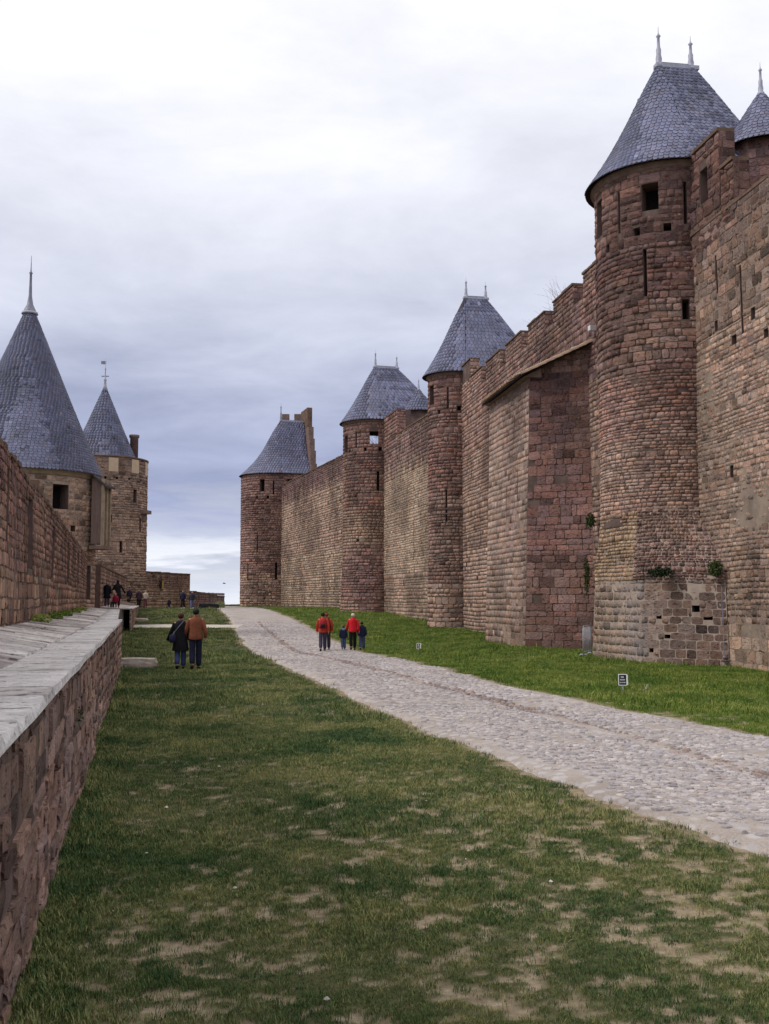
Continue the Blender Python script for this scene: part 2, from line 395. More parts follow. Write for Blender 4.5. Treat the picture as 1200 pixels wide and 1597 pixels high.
# ------------------------------------------------------------------ ground sheet
def build_ground():
    Ys = [1.2]
    while Ys[-1] < 140: Ys.append(Ys[-1] + max(.055, .0085 * Ys[-1]))
    Ys = np.array(Ys)
    Xs = np.concatenate([np.arange(-34, -14, .25), np.arange(-14, 13, .085), np.arange(13, 26, .3)])
    XX, YY = np.meshgrid(Xs, Ys); X = XX.ravel(); Y = YY.ravel()
    Z = gz(X, Y); ri = road_in(X, Y); Z = Z - .05 * sstep(0, .15, ri)
    bm_ = bare_mask(X, Y)
    Z = Z - .012 * bm_ + .02 * (fbm(np.stack([X, Y], -1), 2.2, 5, 3) - .5) * (ri < 0)
    nx = len(Xs); ny = len(Ys)
    i, j = np.meshgrid(np.arange(nx - 1), np.arange(ny - 1)); k = (j * nx + i).ravel()
    loops = np.stack([k, k + 1, k + nx + 1, k + nx], 1)
    me = bpy.data.meshes.new('lawn_ground')
    me.vertices.add(len(X)); me.vertices.foreach_set('co', np.stack([X, Y, Z], 1).astype(np.float32).ravel())
    me.loops.add(loops.size); me.loops.foreach_set('vertex_index', loops.ravel().astype(np.int32))
    me.polygons.add(len(loops)); me.polygons.foreach_set('loop_start', (np.arange(len(loops)) * 4).astype(np.int32)); me.polygons.foreach_set('loop_total', np.full(len(loops), 4, np.int32))
    me.update(calc_edges=True); me.polygons.foreach_set('use_smooth', np.ones(len(loops), bool))
    lush = (X > road_r(Y)).astype(float)
    setcol(me, np.stack([bm_, lush, sstep(-.1, .25, ri)], 1))
    def f(t, b):
        a = N(t, 'ShaderNodeAttribute', attribute_name='col'); s = N(t, 'ShaderNodeSeparateColor'); L(t, a.outputs['Color'], s.inputs[0]); p = geo(t)
        big = noise(t, p, .8, 4); fine = noise(t, p, 30, 5, .7); mid = noise(t, p, 6, 4, .6)
        g1 = ramp(t, mth(t, 'ADD', mth(t, 'MULTIPLY', big, .5), mth(t, 'MULTIPLY', fine, .5)), [(.3, (.030, .036, .016)), (.5, (.070, .074, .030)), (.7, (.135, .118, .058))])
        g2 = ramp(t, mth(t, 'ADD', mth(t, 'MULTIPLY', big, .5), mth(t, 'MULTIPLY', fine, .5)), [(.3, (.030, .058, .010)), (.5, (.060, .095, .014)), (.7, (.10, .13, .022))])
        g = mixc(t, s.outputs[1], g1, g2)
        dirt = ramp(t, mth(t, 'ADD', mth(t, 'MULTIPLY', mid, .5), mth(t, 'MULTIPLY', fine, .5)), [(.3, (.15, .11, .07)), (.52, (.30, .235, .16)), (.7, (.46, .385, .29))])
        c = mixc(t, s.outputs[0], g, dirt); L(t, c, b.inputs['Base Color']); bump(t, b, mth(t, 'ADD', fine, mid), .8, .02)
    m = material('turf_and_worn_earth', f, .97, .1); me.materials.append(m)
    o = bpy.data.objects.new('lawn', me); link(o); tag(o, kind='structure')
    # outer ground out to the horizon, joined edge to edge with the lawn sheet
    ang = []
    def strip(xa, ya, name):
        A, B = np.meshgrid(xa, ya); x = A.ravel(); y = B.ravel(); nx = len(xa)
        z = gz(x, y); F = [(jj*nx+ii, jj*nx+ii+1, (jj+1)*nx+ii+1, (jj+1)*nx+ii) for jj in range(len(ya)-1) for ii in range(nx-1)]
        return np.stack([x, y, z], 1), F
    V = []; F = []
    yb = float(Ys[-1]); xl, xr = float(Xs[0]), float(Xs[-1])
    for xa, ya in ((np.linspace(-3000, 3000, 121), np.concatenate([np.linspace(yb, 320, 40), np.geomspace(340, 5000, 24)])),
                   (np.concatenate([np.linspace(-3000, -200, 10), np.linspace(-180, xl, 30)]), np.linspace(-200, yb, 60)),
                   (np.concatenate([np.linspace(xr, 200, 20), np.linspace(250, 3000, 8)]), np.linspace(-200, yb, 60)),
                   (np.linspace(xl, xr, 40), np.linspace(-200, 1.2, 40))):
        v, f_ = strip(xa, ya, ''); off = sum(len(q) for q in V); V.append(v); F += [tuple(i + off for i in q) for q in f_]
    V = np.concatenate(V)
    far = mesh_obj('far_ground', V, F, m_noise('far_turf', (.05, .07, .025), (.09, .10, .04), .05), smooth=True); tag(far, kind='structure')
    return o
build_ground()

# ------------------------------------------------------------------ road with cobbles
def build_road():
    Y = np.concatenate([np.arange(-5, 40, .12), np.arange(40, 139, .4)])
    T = np.array([0, .02, .06, .12, .25, .4, .5, .6, .75, .88, .94, .98, 1.0])
    l, r = road_l(Y), road_r(Y)
    X = l[:, None] + (r - l)[:, None] * T[None]; YY = np.repeat(Y[:, None], len(T), 1)
    g = ip(GU, YY.ravel()).reshape(X.shape)
    edge = np.minimum(T, 1 - T)
    Z = gz(X, YY) + .006 + .03 * sstep(0, .06, edge)[None] - .05 * np.exp(-((X - g) / .16) ** 2) - .055 * (edge < .001)[None]
    n, k = X.shape; F = [(i*k+j, i*k+j+1, (i+1)*k+j+1, (i+1)*k+j) for i in range(n-1) for j in range(k-1)]
    def f(t, b):
        p = geo(t); big = noise(t, p, .7, 4); fine = noise(t, p, 40, 5, .7)
        vo = N(t, 'ShaderNodeTexVoronoi'); vo.inputs['Scale'].default_value = 6.5; L(t, scaled(t, p, (1, .85, 1)), vo.inputs['Vector'])
        c = ramp(t, mth(t, 'ADD', mth(t, 'MULTIPLY', big, .45), mth(t, 'MULTIPLY', fine, .55)), [(.3, (.22, .18, .165)), (.5, (.35, .30, .27)), (.68, (.50, .435, .40))])
        bw = N(t, 'ShaderNodeRGBToBW'); L(t, vo.outputs['Color'], bw.inputs[0]); st = mixc(t, .5, bw.outputs[0], (.5, .5, .5)); sc_ = mixc(t, .62, st, (.40, .355, .365))
        L(t, mixc(t, mth(t, 'MULTIPLY', ramp(t, vo.outputs['Distance'], [(0, (1, 1, 1)), (.35, (.8, .8, .8)), (.5, (0, 0, 0))]), .8), c, sc_), b.inputs['Base Color'])
        bump(t, b, mth(t, 'ADD', mth(t, 'MULTIPLY', vo.outputs['Distance'], -1.5), fine), .5, .02)
    m = material('dusty_road_bed', f, .95, .15)
    road = mesh_obj('road', np.stack([X, YY, Z], -1).reshape(-1, 3), F, m, smooth=True); tag(road, kind='structure')
    # cobbles
    rng = np.random.default_rng(5); C = []
    y = 4.2
    while y < 74:
        s = .086 if y < 20 else (.12 if y < 40 else .17)
        a, b = float(road_l(y)), float(road_r(y)); g = float(ip(GU, y))
        x = a + .12 + rng.uniform(0, .1)
        while x < b - .1:
            w = s * rng.uniform(.7, 1.5)
            px = 600 + 1650 * x / y
            if px < 1260:
                gut = abs(x - g) < .10
                C.append((x + w / 2, y + rng.uniform(-.03, .03), w * .5, s * rng.uniform(.38, .62), gut))
            x += w * 1.06
        y += s * .95
    C = np.array(C, float); n = len(C)
    P = C[:, :2]; ri = road_in(P[:, 0], P[:, 1])
    cover = fbm(P, .7, 31, 4) + .22 * (fbm(P, 3.0, 33, 2) - .5)
    keep = (rng.random(n) < np.where(C[:, 4] > 0, .97, (.25 + .75 * sstep(.36, .52, cover)) * sstep(.12, .55, ri + (fbm(P, .8, 35) - .5) * .8)))
    C = C[keep]; n = len(C)
    h = rng.uniform(.004, .026, n); h[C[:, 4] > 0] = .045
    g = ip(GU, C[:, 1]); base = gz(C[:, 0], C[:, 1]) + .03 - .05 * np.exp(-((C[:, 0] - g) / .16) ** 2)
    rot = rng.uniform(-.4, .4, n); rings = []
    A = np.arange(7) / 7 * 2 * np.pi
    rad = 1 + (rng.random((n, 7)) - .5) * .55
    for sc_, hh in ((1.0, -.03), (.9, .6), (.6, 1.0)):
        x = np.sign(np.cos(A)) * np.abs(np.cos(A)) ** .8; yy = np.sign(np.sin(A)) * np.abs(np.sin(A)) ** .8
        lx = C[:, 2:3] * x * rad * sc_; ly = C[:, 3:4] * yy * rad * sc_
        wx = lx * np.cos(rot)[:, None] - ly * np.sin(rot)[:, None]; wy = lx * np.sin(rot)[:, None] + ly * np.cos(rot)[:, None]
        zt = base[:, None] + (h[:, None] * hh if hh > 0 else hh) + (rng.random((n, 7)) - .5) * .014
        rings.append(np.stack([C[:, 0:1] + wx, C[:, 1:2] + wy, zt], -1))
    cen = np.stack([C[:, 0], C[:, 1], base + h * 1.08], -1)[:, None]
    V = np.concatenate(rings + [cen], 1)
    T_ = [(i, (i+1) % 7, 7 + (i+1) % 7, 7 + i) for i in range(7)] + [(7+i, 7 + (i+1) % 7, 14 + (i+1) % 7, 14 + i) for i in range(7)] + [(14+i, 14 + (i+1) % 7, 21) for i in range(7)]
    pal = np.array([(.37, .335, .34), (.41, .37, .36), (.32, .29, .30), (.47, .42, .40), (.37, .31, .285)])
    col = pal[rng.choice(5, n, p=[.33, .25, .22, .12, .08])] * (1 + (rng.random((n, 1)) - .5) * .42)
    col = col * (1 + .5 * (fbm(C[:, :2], .5, 44, 3)[:, None] - .5)); col[C[:, 4] > 0] *= np.array((.74, .66, .62))
    mc = m_stone('worn_cobble', .5, .008, 45, .35)
    px, py, d = proj(cen[:, 0]); sc_ = np.where((px > 0) & (px < 1200) & (py < 1597), C[:, 2] * C[:, 3] / d ** 3, 0)
    top = np.argsort(-sc_)[:300]; mk = np.ones(n, bool); mk[top] = False
    for i in top: mesh_obj('cobblestone', V[i], T_, mc, road, cols=np.repeat(col[i][None], 22, 0), origin='center', smooth=False)
    o = big_mesh('cobbles', V[mk], T_, mc, road, col[mk]); o['kind'] = 'stuff'
    # cross path of pale gravel over the lawn
    ys = np.linspace(-16.6, -9.3, 30); V = []; F = []
    for i, x in enumerate(ys):
        for k_, yy in enumerate((67.6, 68.1, 70.6, 71.2)):
            V.append((x, yy + .25 * math.sin(x * 1.7 + k_), float(gz(x, yy)) + (.012 if k_ in (0, 3) else .05)))
    F = [(i*4+j, (i+1)*4+j, (i+1)*4+j+1, i*4+j+1) for i in range(29) for j in range(3)]
    p = mesh_obj('path', V, F, m_noise('pale_gravel', (.36, .31, .27), (.56, .50, .44), 3)); tag(p, kind='structure')
build_road()

# ------------------------------------------------------------------ towers (D-shaped plan)
class DPlan:
    """plan path of a round-fronted tower: u=0 at the front, negative towards the camera side"""
    def __init__(s, C, n, L): s.C = np.array(C, float); s.n = np.array(n, float) / np.linalg.norm(n); s.d = np.array([-s.n[1], s.n[0]]); s.L = L
    def xy(s, u, r):
        u = np.asarray(u, float); r = np.broadcast_to(np.asarray(r, float), u.shape); q = np.pi * r / 2
        a = np.clip(u / r, -np.pi / 2, np.pi / 2)
        ex = np.clip(np.abs(u) - q, 0, None)
        P = s.C + (-s.n) * (np.cos(a) * r)[:, None] + s.d * (np.sin(a) * r)[:, None] + s.n * ex[:, None]
        return P
def d_surface(plan, rf):
    def f(u, v):
        u, v = np.broadcast_arrays(np.asarray(u, float), np.asarray(v, float)); u = u.ravel(); v = v.ravel()
        # u measured on the reference radius so that courses stay aligned
        r = rf(v); r0 = plan.r0; q0 = np.pi * r0 / 2
        uu = np.where(np.abs(u) < q0, u * r / r0, np.sign(u) * (np.pi * r / 2 + np.abs(u) - q0))
        xy = plan.xy(uu, r); return np.concatenate([xy, v[:, None]], 1)
    return f
def roof_seg(plan, rE, Ls, R0, R1, zE, zT, flare, seg):
    """seg: arc / near / far / back ; q in 0..1, t in 0..1"""
    n, d, C = plan.n, plan.d, plan.C
    def f(q, t):
        q, t = np.broadcast_arrays(np.asarray(q, float), np.asarray(t, float)); q = q.ravel(); t = t.ravel()
        if seg == 'arc':
            a = (q - .5) * np.pi; E = C - n * (np.cos(a) * rE)[:, None] + d * (np.sin(a) * rE)[:, None]
            Tp = (C + n * R0) - n * (np.cos(a) * .1)[:, None] + d * (np.sin(a) * .1)[:, None]
        elif seg in ('near', 'far'):
            s = -1 if seg == 'near' else 1; qq = 1 - q if seg == 'near' else q
            E = C + n * (qq * Ls)[:, None] + d * s * rE; Tp = C + n * (R0 + (R1 - R0) * qq)[:, None] + d * s * .1
        else:
            E = C + n * Ls + d * ((1 - 2 * q) * rE)[:, None]; Tp = C + n * R1 + d * ((1 - 2 * q) * .1)[:, None]
        k = t + flare * np.sin(np.pi * np.clip(t, 0, 1)) * (1 - t) * .9
        xy = E + (Tp - E) * k[:, None]
        return np.concatenate([xy, (zE + (zT - zE) * t)[:, None]], 1)
    return f
def slate_roof(parent, label, plan, rE, Ls, R0, R1, zE, zT, flare, sw, sh, seed, segs=('near', 'arc', 'far', 'back'), limit=300, base=(.150, .153, .238), cone=False, ornate=True):
    rng = np.random.default_rng(seed)
    # boarding under the slates
    V = []; F = []
    roof = None
    allV, allF = [], []
    for sg in (('near', 'arc', 'far', 'back') if not cone else ('arc', 'far')):
        f = cone_seg(plan, rE, zE, zT, flare, sg) if cone else roof_seg(plan, rE, Ls, R0, R1, zE, zT, flare, sg)
        qs = np.linspace(0, 1, 25 if sg == 'arc' or cone else 5); ts = np.linspace(0, 1, 14); Q, T = np.meshgrid(qs, ts)
        P = f(Q.ravel(), T.ravel()); off = len(allV); allV += P.tolist(); m = len(qs)
        allF += [(off+j*m+i, off+j*m+i+1, off+(j+1)*m+i+1, off+(j+1)*m+i) for j in range(len(ts)-1) for i in range(m-1)]
    roof = mesh_obj('roof', allV, allF, M_UNDER, parent)
    if label: roof['label'] = label
    VV = []; CC = []; S = []
    for sg in (segs if not cone else ('arc', 'far')):
        f = cone_seg(plan, rE, zE, zT, flare, sg) if cone else roof_seg(plan, rE, Ls, R0, R1, zE, zT, flare, sg)
        slant = math.hypot(zT - zE, rE); rows = int(slant / sh); k = 0
        for r in range(rows):
            t0 = r / rows; t1 = min(1.0, (r + 1.35) / rows)
            pts = f(np.linspace(0, 1, 9), np.full(9, t0)); wlen = np.linalg.norm(np.diff(pts, axis=0), axis=1).sum()
            nS = max(1, int(round(wlen / sw))); o = (.5 if r % 2 else 0) + (rng.random() - .5) * .3
            q0 = (np.arange(nS + 1) - o) / nS; q1 = q0 + 1 / nS
            q0 = np.clip(q0, 0, 1); q1 = np.clip(q1, 0, 1); ok = (q1 - q0) > .2 / nS; q0, q1 = q0[ok], q1[ok]; m = len(q0)
            g = .04 / nS; jit = (rng.random((4, m)) - .5) * .16 / rows
            def P(q, t, h):
                p = f(q, t); e = .01; dq = f(np.clip(q + e, 0, 1), t) - f(np.clip(q - e, 0, 1), t); dt = f(q, t + .01) - f(q, t - .01)
                nn = np.cross(dq, dt); nn /= np.maximum(np.linalg.norm(nn, axis=1, keepdims=True), 1e-9); c3 = np.array([*plan.C, 0])
                s_ = np.sign(((p - c3)[:, :2] * nn[:, :2]).sum(1)); s_[s_ == 0] = 1
                return p + nn * s_[:, None] * np.asarray(h)[:, None]
            up = .022 + rng.random(m) * .012
            b0 = np.full(m, t0); tt = np.full(m, t1)
            cw = (q1 - q0) * (.26 if ornate else .12); tm = t0 + .42 / rows
            mid = [P(q1 - g, np.full(m, tm), up * .8), P(q0 + g, np.full(m, tm), up * .8), P(q1 - g, np.full(m, tm), up * .8 - .014), P(q0 + g, np.full(m, tm), up * .8 - .014)]
            V8 = np.stack([P(q0 + cw, b0 + jit[0], up), P(q1 - cw, b0 + jit[1], up + (rng.random(m) - .5) * .008), P(q1 - g, tt, np.full(m, .009)), P(q0 + g, tt, np.full(m, .009)),
                           P(q0 + cw, b0 + jit[0], up - .02), P(q1 - cw, b0 + jit[1], up - .02), P(q1 - g, tt, np.full(m, .001)), P(q0 + g, tt, np.full(m, .001))] + mid, 1)
            cen = V8[:, :4].mean(1); nn = np.cross(V8[:, 1] - V8[:, 0], V8[:, 3] - V8[:, 0]); nn /= np.maximum(np.linalg.norm(nn, axis=1, keepdims=True), 1e-9)
            c3 = np.array([*plan.C, zE]); sg_ = np.sign(((cen - c3) * nn).sum(1)); view = np.array([0, 0, EYE]) - cen; fc = (nn * view).sum(1) * sg_ / np.linalg.norm(view, axis=1)
            ok = fc > -.3; V8, cen, fc = V8[ok], cen[ok], fc[ok]
            if not len(V8): continue
            px, py, dd = proj(cen); ins = (px > 0) & (px < 1200) & (py > 0)
            VV.append(V8); S.append(np.where(ins & (fc > .05), wlen / nS * sh * fc / dd ** 2, 0))
            c = np.array(base)[None] * (1 + (rng.random((len(V8), 1)) - .5) * .34)
            c = c * (1 + (fbm(cen, .9, seed)[:, None] - .5) * .9); hue = (rng.random((len(V8), 1)) - .5) * .12
            c = c * np.concatenate([1 + hue, np.ones_like(hue), 1 - hue], 1)
            w = rng.random(len(V8)); c[w > .975] *= 1.35; c[w < .02] *= .55
            CC.append(c)
    V = np.concatenate(VV); C = np.concatenate(CC); S = np.concatenate(S)
    order = np.argsort(-S)[:limit]; order = order[S[order] * 1650 ** 2 > 20]; mk = np.ones(len(V), bool); mk[order] = False
    TB = [(0, 1, 8, 2, 3, 9), (4, 5, 1, 0), (5, 10, 8, 1), (10, 6, 2, 8), (7, 11, 9, 3), (11, 4, 0, 9)]
    for i in order: mesh_obj('slate', V[i], TB, M_SLATE, roof, cols=np.repeat(C[i][None], 12, 0), origin='center')
    o = big_mesh('slates', V[mk], TB, M_SLATE, roof, C[mk]); o['kind'] = 'stuff'
    return roof
def cone_seg(plan, rE, zE, zT, flare, seg):
    C = plan.C
    def f(q, t):
        q, t = np.broadcast_arrays(np.asarray(q, float), np.asarray(t, float)); q = q.ravel(); t = t.ravel()
        a = np.pi * q + (np.pi if seg == 'arc' else 0)      # arc = half turned to -Y
        k = 1 - t - flare * np.sin(np.pi * np.clip(t, 0, 1)) * (1 - t) * .9
        r = rE * k + .1 * t
        return np.stack([C[0] + np.cos(a) * r, C[1] + np.sin(a) * r, zE + (zT - zE) * t], 1)
    return f
def lathe(name, prof, C, mat, parent, n=16, smooth=True, top=True, ex=1.0):
    V = []; F = []
    for r, z in prof:
        for i in range(n):
            a = 2 * math.pi * i / n; V.append((C[0] + r * math.cos(a), C[1] + r * math.sin(a), z))
    for j in range(len(prof) - 1):
        for i in range(n): F.append((j*n+i, j*n+(i+1) % n, (j+1)*n+(i+1) % n, (j+1)*n+i))
    F.append(tuple(range(n))[::-1]); F.append(tuple((len(prof)-1)*n + i for i in range(n)))
    return mesh_obj(name, V, F, mat, parent, smooth=smooth)
def box(name, A, B, mat, parent=None, rz=0, cols=None, bevel=0):
    """box from centre-base A=(x,y,z) and size B"""
    x, y, z = A; w, d, h = B; c, s = math.cos(rz), math.sin(rz); V = []
    for dz in (0, h):
        for sx, sy in ((-1, -1), (1, -1), (1, 1), (-1, 1)):
            lx, ly = sx * w / 2, sy * d / 2; V.append((x + lx * c - ly * s, y + lx * s + ly * c, z + dz))
    F = [(3, 2, 1, 0), (4, 5, 6, 7), (0, 1, 5, 4), (1, 2, 6, 5), (2, 3, 7, 6), (3, 0, 4, 7)]
    return mesh_obj(name, V, F, mat, parent, cols=cols)
def tube(pts, rad, n=8):
    """verts, faces of a tube through pts with radii"""
    V = []; F = []; pts = [Vector(p) for p in pts]
    for i, p in enumerate(pts):
        t = (pts[min(i + 1, len(pts) - 1)] - pts[max(i - 1, 0)]).normalized()
        a = t.orthogonal().normalized(); b = t.cross(a); r = rad[i] if hasattr(rad, '__len__') else rad
        for k in range(n):
            an = 2 * math.pi * k / n; V.append(tuple(p + a * math.cos(an) * r + b * math.sin(an) * r))
    for i in range(len(pts) - 1):
        for k in range(n): F.append((i*n+k, i*n+(k+1) % n, (i+1)*n+(k+1) % n, (i+1)*n+k))
    F.append(tuple(range(n))[::-1]); F.append(tuple((len(pts)-1)*n + k for k in range(n)))
    return V, F
def join_vf(lst):
    V = []; F = []
    for v, f in lst:
        o = len(V); V += list(v); F += [tuple(i + o for i in q) for q in f]
    return V, F
def finial(C, z0, z1, r, mat, parent, n=10):
    h = z1 - z0
    return lathe('finial', [(r * 1.5, z0 - .05), (r * 1.35, z0 + .06 * h), (r * .9, z0 + .12 * h), (r, z0 + .2 * h), (r * .75, z0 + .3 * h), (r * .8, z0 + .42 * h), (r * .5, z0 + .5 * h), (r * .42, z0 + .72 * h), (r * .75, z0 + .76 * h), (r * .35, z0 + .8 * h), (r * .12, z0 + .85 * h), (r * .08, z1)], C, mat, parent, n)

def ridge_cap(plan, R0, R1, z, parent, mat=None):
    A = plan.C + plan.n * R0; B = plan.C + plan.n * R1; mid = (A + B) / 2; rz = math.atan2(plan.n[1], plan.n[0])
    o = box('ridge_cap', (mid[0], mid[1], z - .06), (R1 - R0 + .3, .28, .14), mat or M_LEAD, parent, rz)
    box('ridge_rail', (mid[0], mid[1], z + .12), (R1 - R0, .05, .05), M_LEAD_D, parent, rz)
    return o

def horseshoe_tower(name, label, C, n, r, L_, v0, v1, holes, colf_bands, seed, shellmat=None, ring=None, limit=300, rough=True, smart=None):
    """colf_bands: list of (vlo, vhi, bw, bh, colf, depth range, gap, boss, rough)"""
    plan = DPlan(C, n, L_); plan.r0 = r
    t = thing(name, label, 'tower', (C[0], C[1], float(gz(*C))))
    rf = (lambda v: np.full(np.shape(v), r)) if smart is None else smart
    f = d_surface(plan, rf)
    q = math.pi * r / 2
    us = np.concatenate([[-(q + L_)], np.linspace(-q, q, 41), [q + L_]])
    shell(t, 'wall', f, us, np.linspace(v0, v1, 12), [h[:4] for h in holes], shellmat or M_MORTAR, sgn=-1)
    hs = [h[:4] for h in holes]
    for h in holes:
        nm = h[4]; recess(t, f, h[:4], -1, h[5] if len(h) > 5 else .45, nm, through=(len(h) > 6 and h[6]))
    keep = []
    rng = np.random.default_rng(seed)
    for i, (a, b, bw, bh, cf, dr, gap, boss, rgh) in enumerate(colf_bands):
        Q = lay(rng, -(q + L_ * .98), q * .55, a, b, bw, bh, hs)
        masonry(t, f, Q, cf, seed + i, sgn=-1, d=dr, gap=gap, boss=boss, rough=rgh, keep=keep)
    return t, plan, f, keep

# ---- T1 : the large foreground tower
C1 = (9.85, 36.0); n1_ = (1, .155); r1 = 2.42
qa = math.pi * r1 / 2
def angu(deg): return math.radians(deg) * r1      # angle from the front, negative towards camera
def win(deg, z0, z1, w): u = angu(deg); return (u - w / 2, u + w / 2, z0, z1)
h1 = [(*win(-53.7, 14.76, 15.68, .56), 'window', .7), (*win(2.5, 14.5, 15.8, .58), 'window', .6), (*win(-12.5, 13.75, 14.05, .2), 'putlog_hole', .3),
      (*win(-26.8, 14.23, 15.66, .09), 'arrow_slit', .5), (*win(-80.4, 14.2, 15.62, .11), 'arrow_slit', .5),
      (*win(-42.5, 13.98, 14.26, .24), 'putlog_hole', .4), (*win(-66.5, 13.98, 14.26, .25), 'putlog_hole', .4), (*win(-86, 14.0, 14.3, .16), 'putlog_hole', .4),
      (*win(-48.8, 11.9, 13.5, .12), 'arrow_slit', .5), (*win(-79, 11.03, 11.7, .24), 'arrow_slit', .5)]
cf_top = stonecol(PINK * .82, (.23, .145, .13), .45, None, .2, 1, .2)
cf_mid = stonecol(PINK * .9, (.29, .205, .17), .5, (11, 13.5, .3), .25, 2, .25)
cf_brk = stonecol((.32, .20, .165), (.34, .24, .195), .28, None, .4, 3, .24)
cf_rub = stonecol((.22, .15, .13), (.28, .20, .16), .5, None, .15, 4, .35)
t1, plan1, f1, keep1 = horseshoe_tower('round_tower', 'largest foreground round tower with slate roof, twin finials and a battered stone foot', C1, n1_, r1, 3.4, 4.4, 16.35, h1, [
    (13.65, 16.2, .52, .28, cf_top, (.02, .045), .025, .022, True),
    (9.4, 13.65, .38, .20, cf_mid, (.0, .05), .024, .010, True),
    (7.2, 9.4, .27, .115, cf_brk, (.0, .022), .018, .003, True),
    (4.7, 7.2, .25, .12, stonecol((.33, .22, .175), (.36, .26, .21), .3, None, .15, 8, .24), (.0, .018), .016, .002, True)], 101)
# battered foot: polygon below, merging into the round drum above
PA, PB, PC = np.array((7.3, 37.4)), np.array((8.03, 33.42)), np.array((10.27, 31.75))
lab, lbc = np.linalg.norm(PB - PA), np.linalg.norm(PC - PB)
def f_foot(u, v):
    u, v = np.broadcast_arrays(np.asarray(u, float), np.asarray(v, float)); u = u.ravel(); v = v.ravel()
    s = (-u) ; w = np.clip(s, 0, lab + lbc)
    P = np.where((w < lab)[:, None], PA + (PB - PA) * (w / lab)[:, None], PB + (PC - PB) * ((w - lab) / lbc)[:, None])
    cen = np.array(C1); inw = cen - P; inw = inw / np.linalg.norm(inw, axis=1, keepdims=True)
    k = sstep(2.55, 4.95, v) ** 1.15
    a = np.interp(w, [0, lab, lab + lbc], [12, -48, -90]); up = np.radians(a) * r1
    D = plan1.xy(up, np.full(len(u), r1 - .0))
    P = P + inw * (.055 * np.clip(v, 0, 3))[:, None]
    xy = P + (D - P) * k[:, None]
    rg = (fbm(np.stack([u, v], 1), 1.1, 5, 3) - .5) * .30 * sstep(2.4, 3.0, v) * (1 - sstep(4.2, 4.9, v))
    return np.concatenate([xy - inw * rg[:, None], v[:, None]], 1)
UF = -(lab + lbc)
hf = [(-(lab + 1.95), -(lab + 1.70), 1.62, 1.82), (-(lab + 2.35), -(lab + 2.05), 1.38, 1.52), (-(lab + .70), -(lab + .52), 1.40, 1.52), (-(lab + .98), -(lab + .78), .80, .92), (-(lab + .42), -(lab + .28), .36, .5), (-(lab + .75), -(lab + .62), 2.85, 3.0)]
plinth = shell(t1, 'plinth', f_foot, np.linspace(UF, 0, 30), np.concatenate([[-.3], np.linspace(0, 5.0, 22)]), hf, M_MORTAR_L, sgn=-1)
for h in hf: recess(t1, f_foot, h, -1, .25, 'putlog_hole')
rng = np.random.default_rng(77)
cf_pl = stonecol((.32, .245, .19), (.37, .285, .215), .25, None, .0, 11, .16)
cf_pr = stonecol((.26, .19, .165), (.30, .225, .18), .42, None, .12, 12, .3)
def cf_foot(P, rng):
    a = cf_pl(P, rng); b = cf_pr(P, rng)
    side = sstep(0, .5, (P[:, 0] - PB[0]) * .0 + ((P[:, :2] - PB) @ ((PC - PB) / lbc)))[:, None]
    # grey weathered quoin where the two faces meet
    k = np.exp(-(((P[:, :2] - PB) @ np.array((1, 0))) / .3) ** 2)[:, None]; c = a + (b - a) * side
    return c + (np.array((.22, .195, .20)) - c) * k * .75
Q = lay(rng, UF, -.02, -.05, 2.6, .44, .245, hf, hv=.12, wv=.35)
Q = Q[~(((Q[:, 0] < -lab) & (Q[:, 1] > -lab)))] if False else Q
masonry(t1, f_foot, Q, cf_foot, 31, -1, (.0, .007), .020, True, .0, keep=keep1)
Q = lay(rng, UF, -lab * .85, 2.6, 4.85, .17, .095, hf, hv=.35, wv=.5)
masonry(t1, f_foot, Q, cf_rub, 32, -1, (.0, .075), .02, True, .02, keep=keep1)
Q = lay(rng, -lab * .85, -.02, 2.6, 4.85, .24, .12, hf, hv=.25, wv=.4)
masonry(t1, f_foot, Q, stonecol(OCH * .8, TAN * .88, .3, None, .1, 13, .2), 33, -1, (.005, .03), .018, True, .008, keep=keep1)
finish(t1, keep1, M_STONE)

def cornice(parent, plan, r, z, h, out, mat, L_=None, name='cornice'):
    V = []; F = []; L_ = plan.L if L_ is None else L_
    prof = [(0, 0), (out * .45, h * .25), (out * .55, h * .5), (out, h * .7), (out, h), (-.1, h)]
    q = math.pi * r / 2; us = np.concatenate([[-(q + L_)], np.linspace(-q, q, 37), [q + L_]]); m = len(us)
    for o_, dz in prof:
        rr = r + o_; uu = np.where(np.abs(us) <= q + 1e-6, us * rr / r, np.sign(us) * (math.pi * rr / 2 + np.abs(us) - q))
        xy = plan.xy(uu, np.full(m, rr)); V += [(x, y, z + dz) for x, y in xy]
    for j in range(len(prof) - 1):
        for i in range(m - 1): F.append((j*m+i, (j+1)*m+i, (j+1)*m+i+1, j*m+i+1))
    return mesh_obj(name, V, F, mat, parent, smooth=False)
cornice(t1, plan1, r1 + .03, 16.1, .22, .14, M_CORNICE)
plan1.r0 = r1
rf1 = slate_roof(t1, None, plan1, 2.78, 3.0, -.15, 1.15, 16.28, 20.75, .10, .175, .165, 7)
ridge_cap(plan1, -.15, 1.15, 20.78, rf1)
for s_, hh in ((-.15, 22.0), (1.05, 21.75)):
    c_ = plan1.C + plan1.n * s_; finial(c_, 20.75, hh + .25, .115, M_LEAD, rf1)
for q_, t_ in ((.30, .78), (.14, .73), (.62, .74)):
    p_ = roof_seg(plan1, 2.78, 3.0, -.15, 1.15, 16.28, 20.75, .10, 'arc')(np.array([q_]), np.array([t_]))[0]
    lathe('roof_hook', [(.05, p_[2]), (.05, p_[2] + .07), (.02, p_[2] + .1)], (p_[0], p_[1]), M_LEAD_D, rf1, 6)

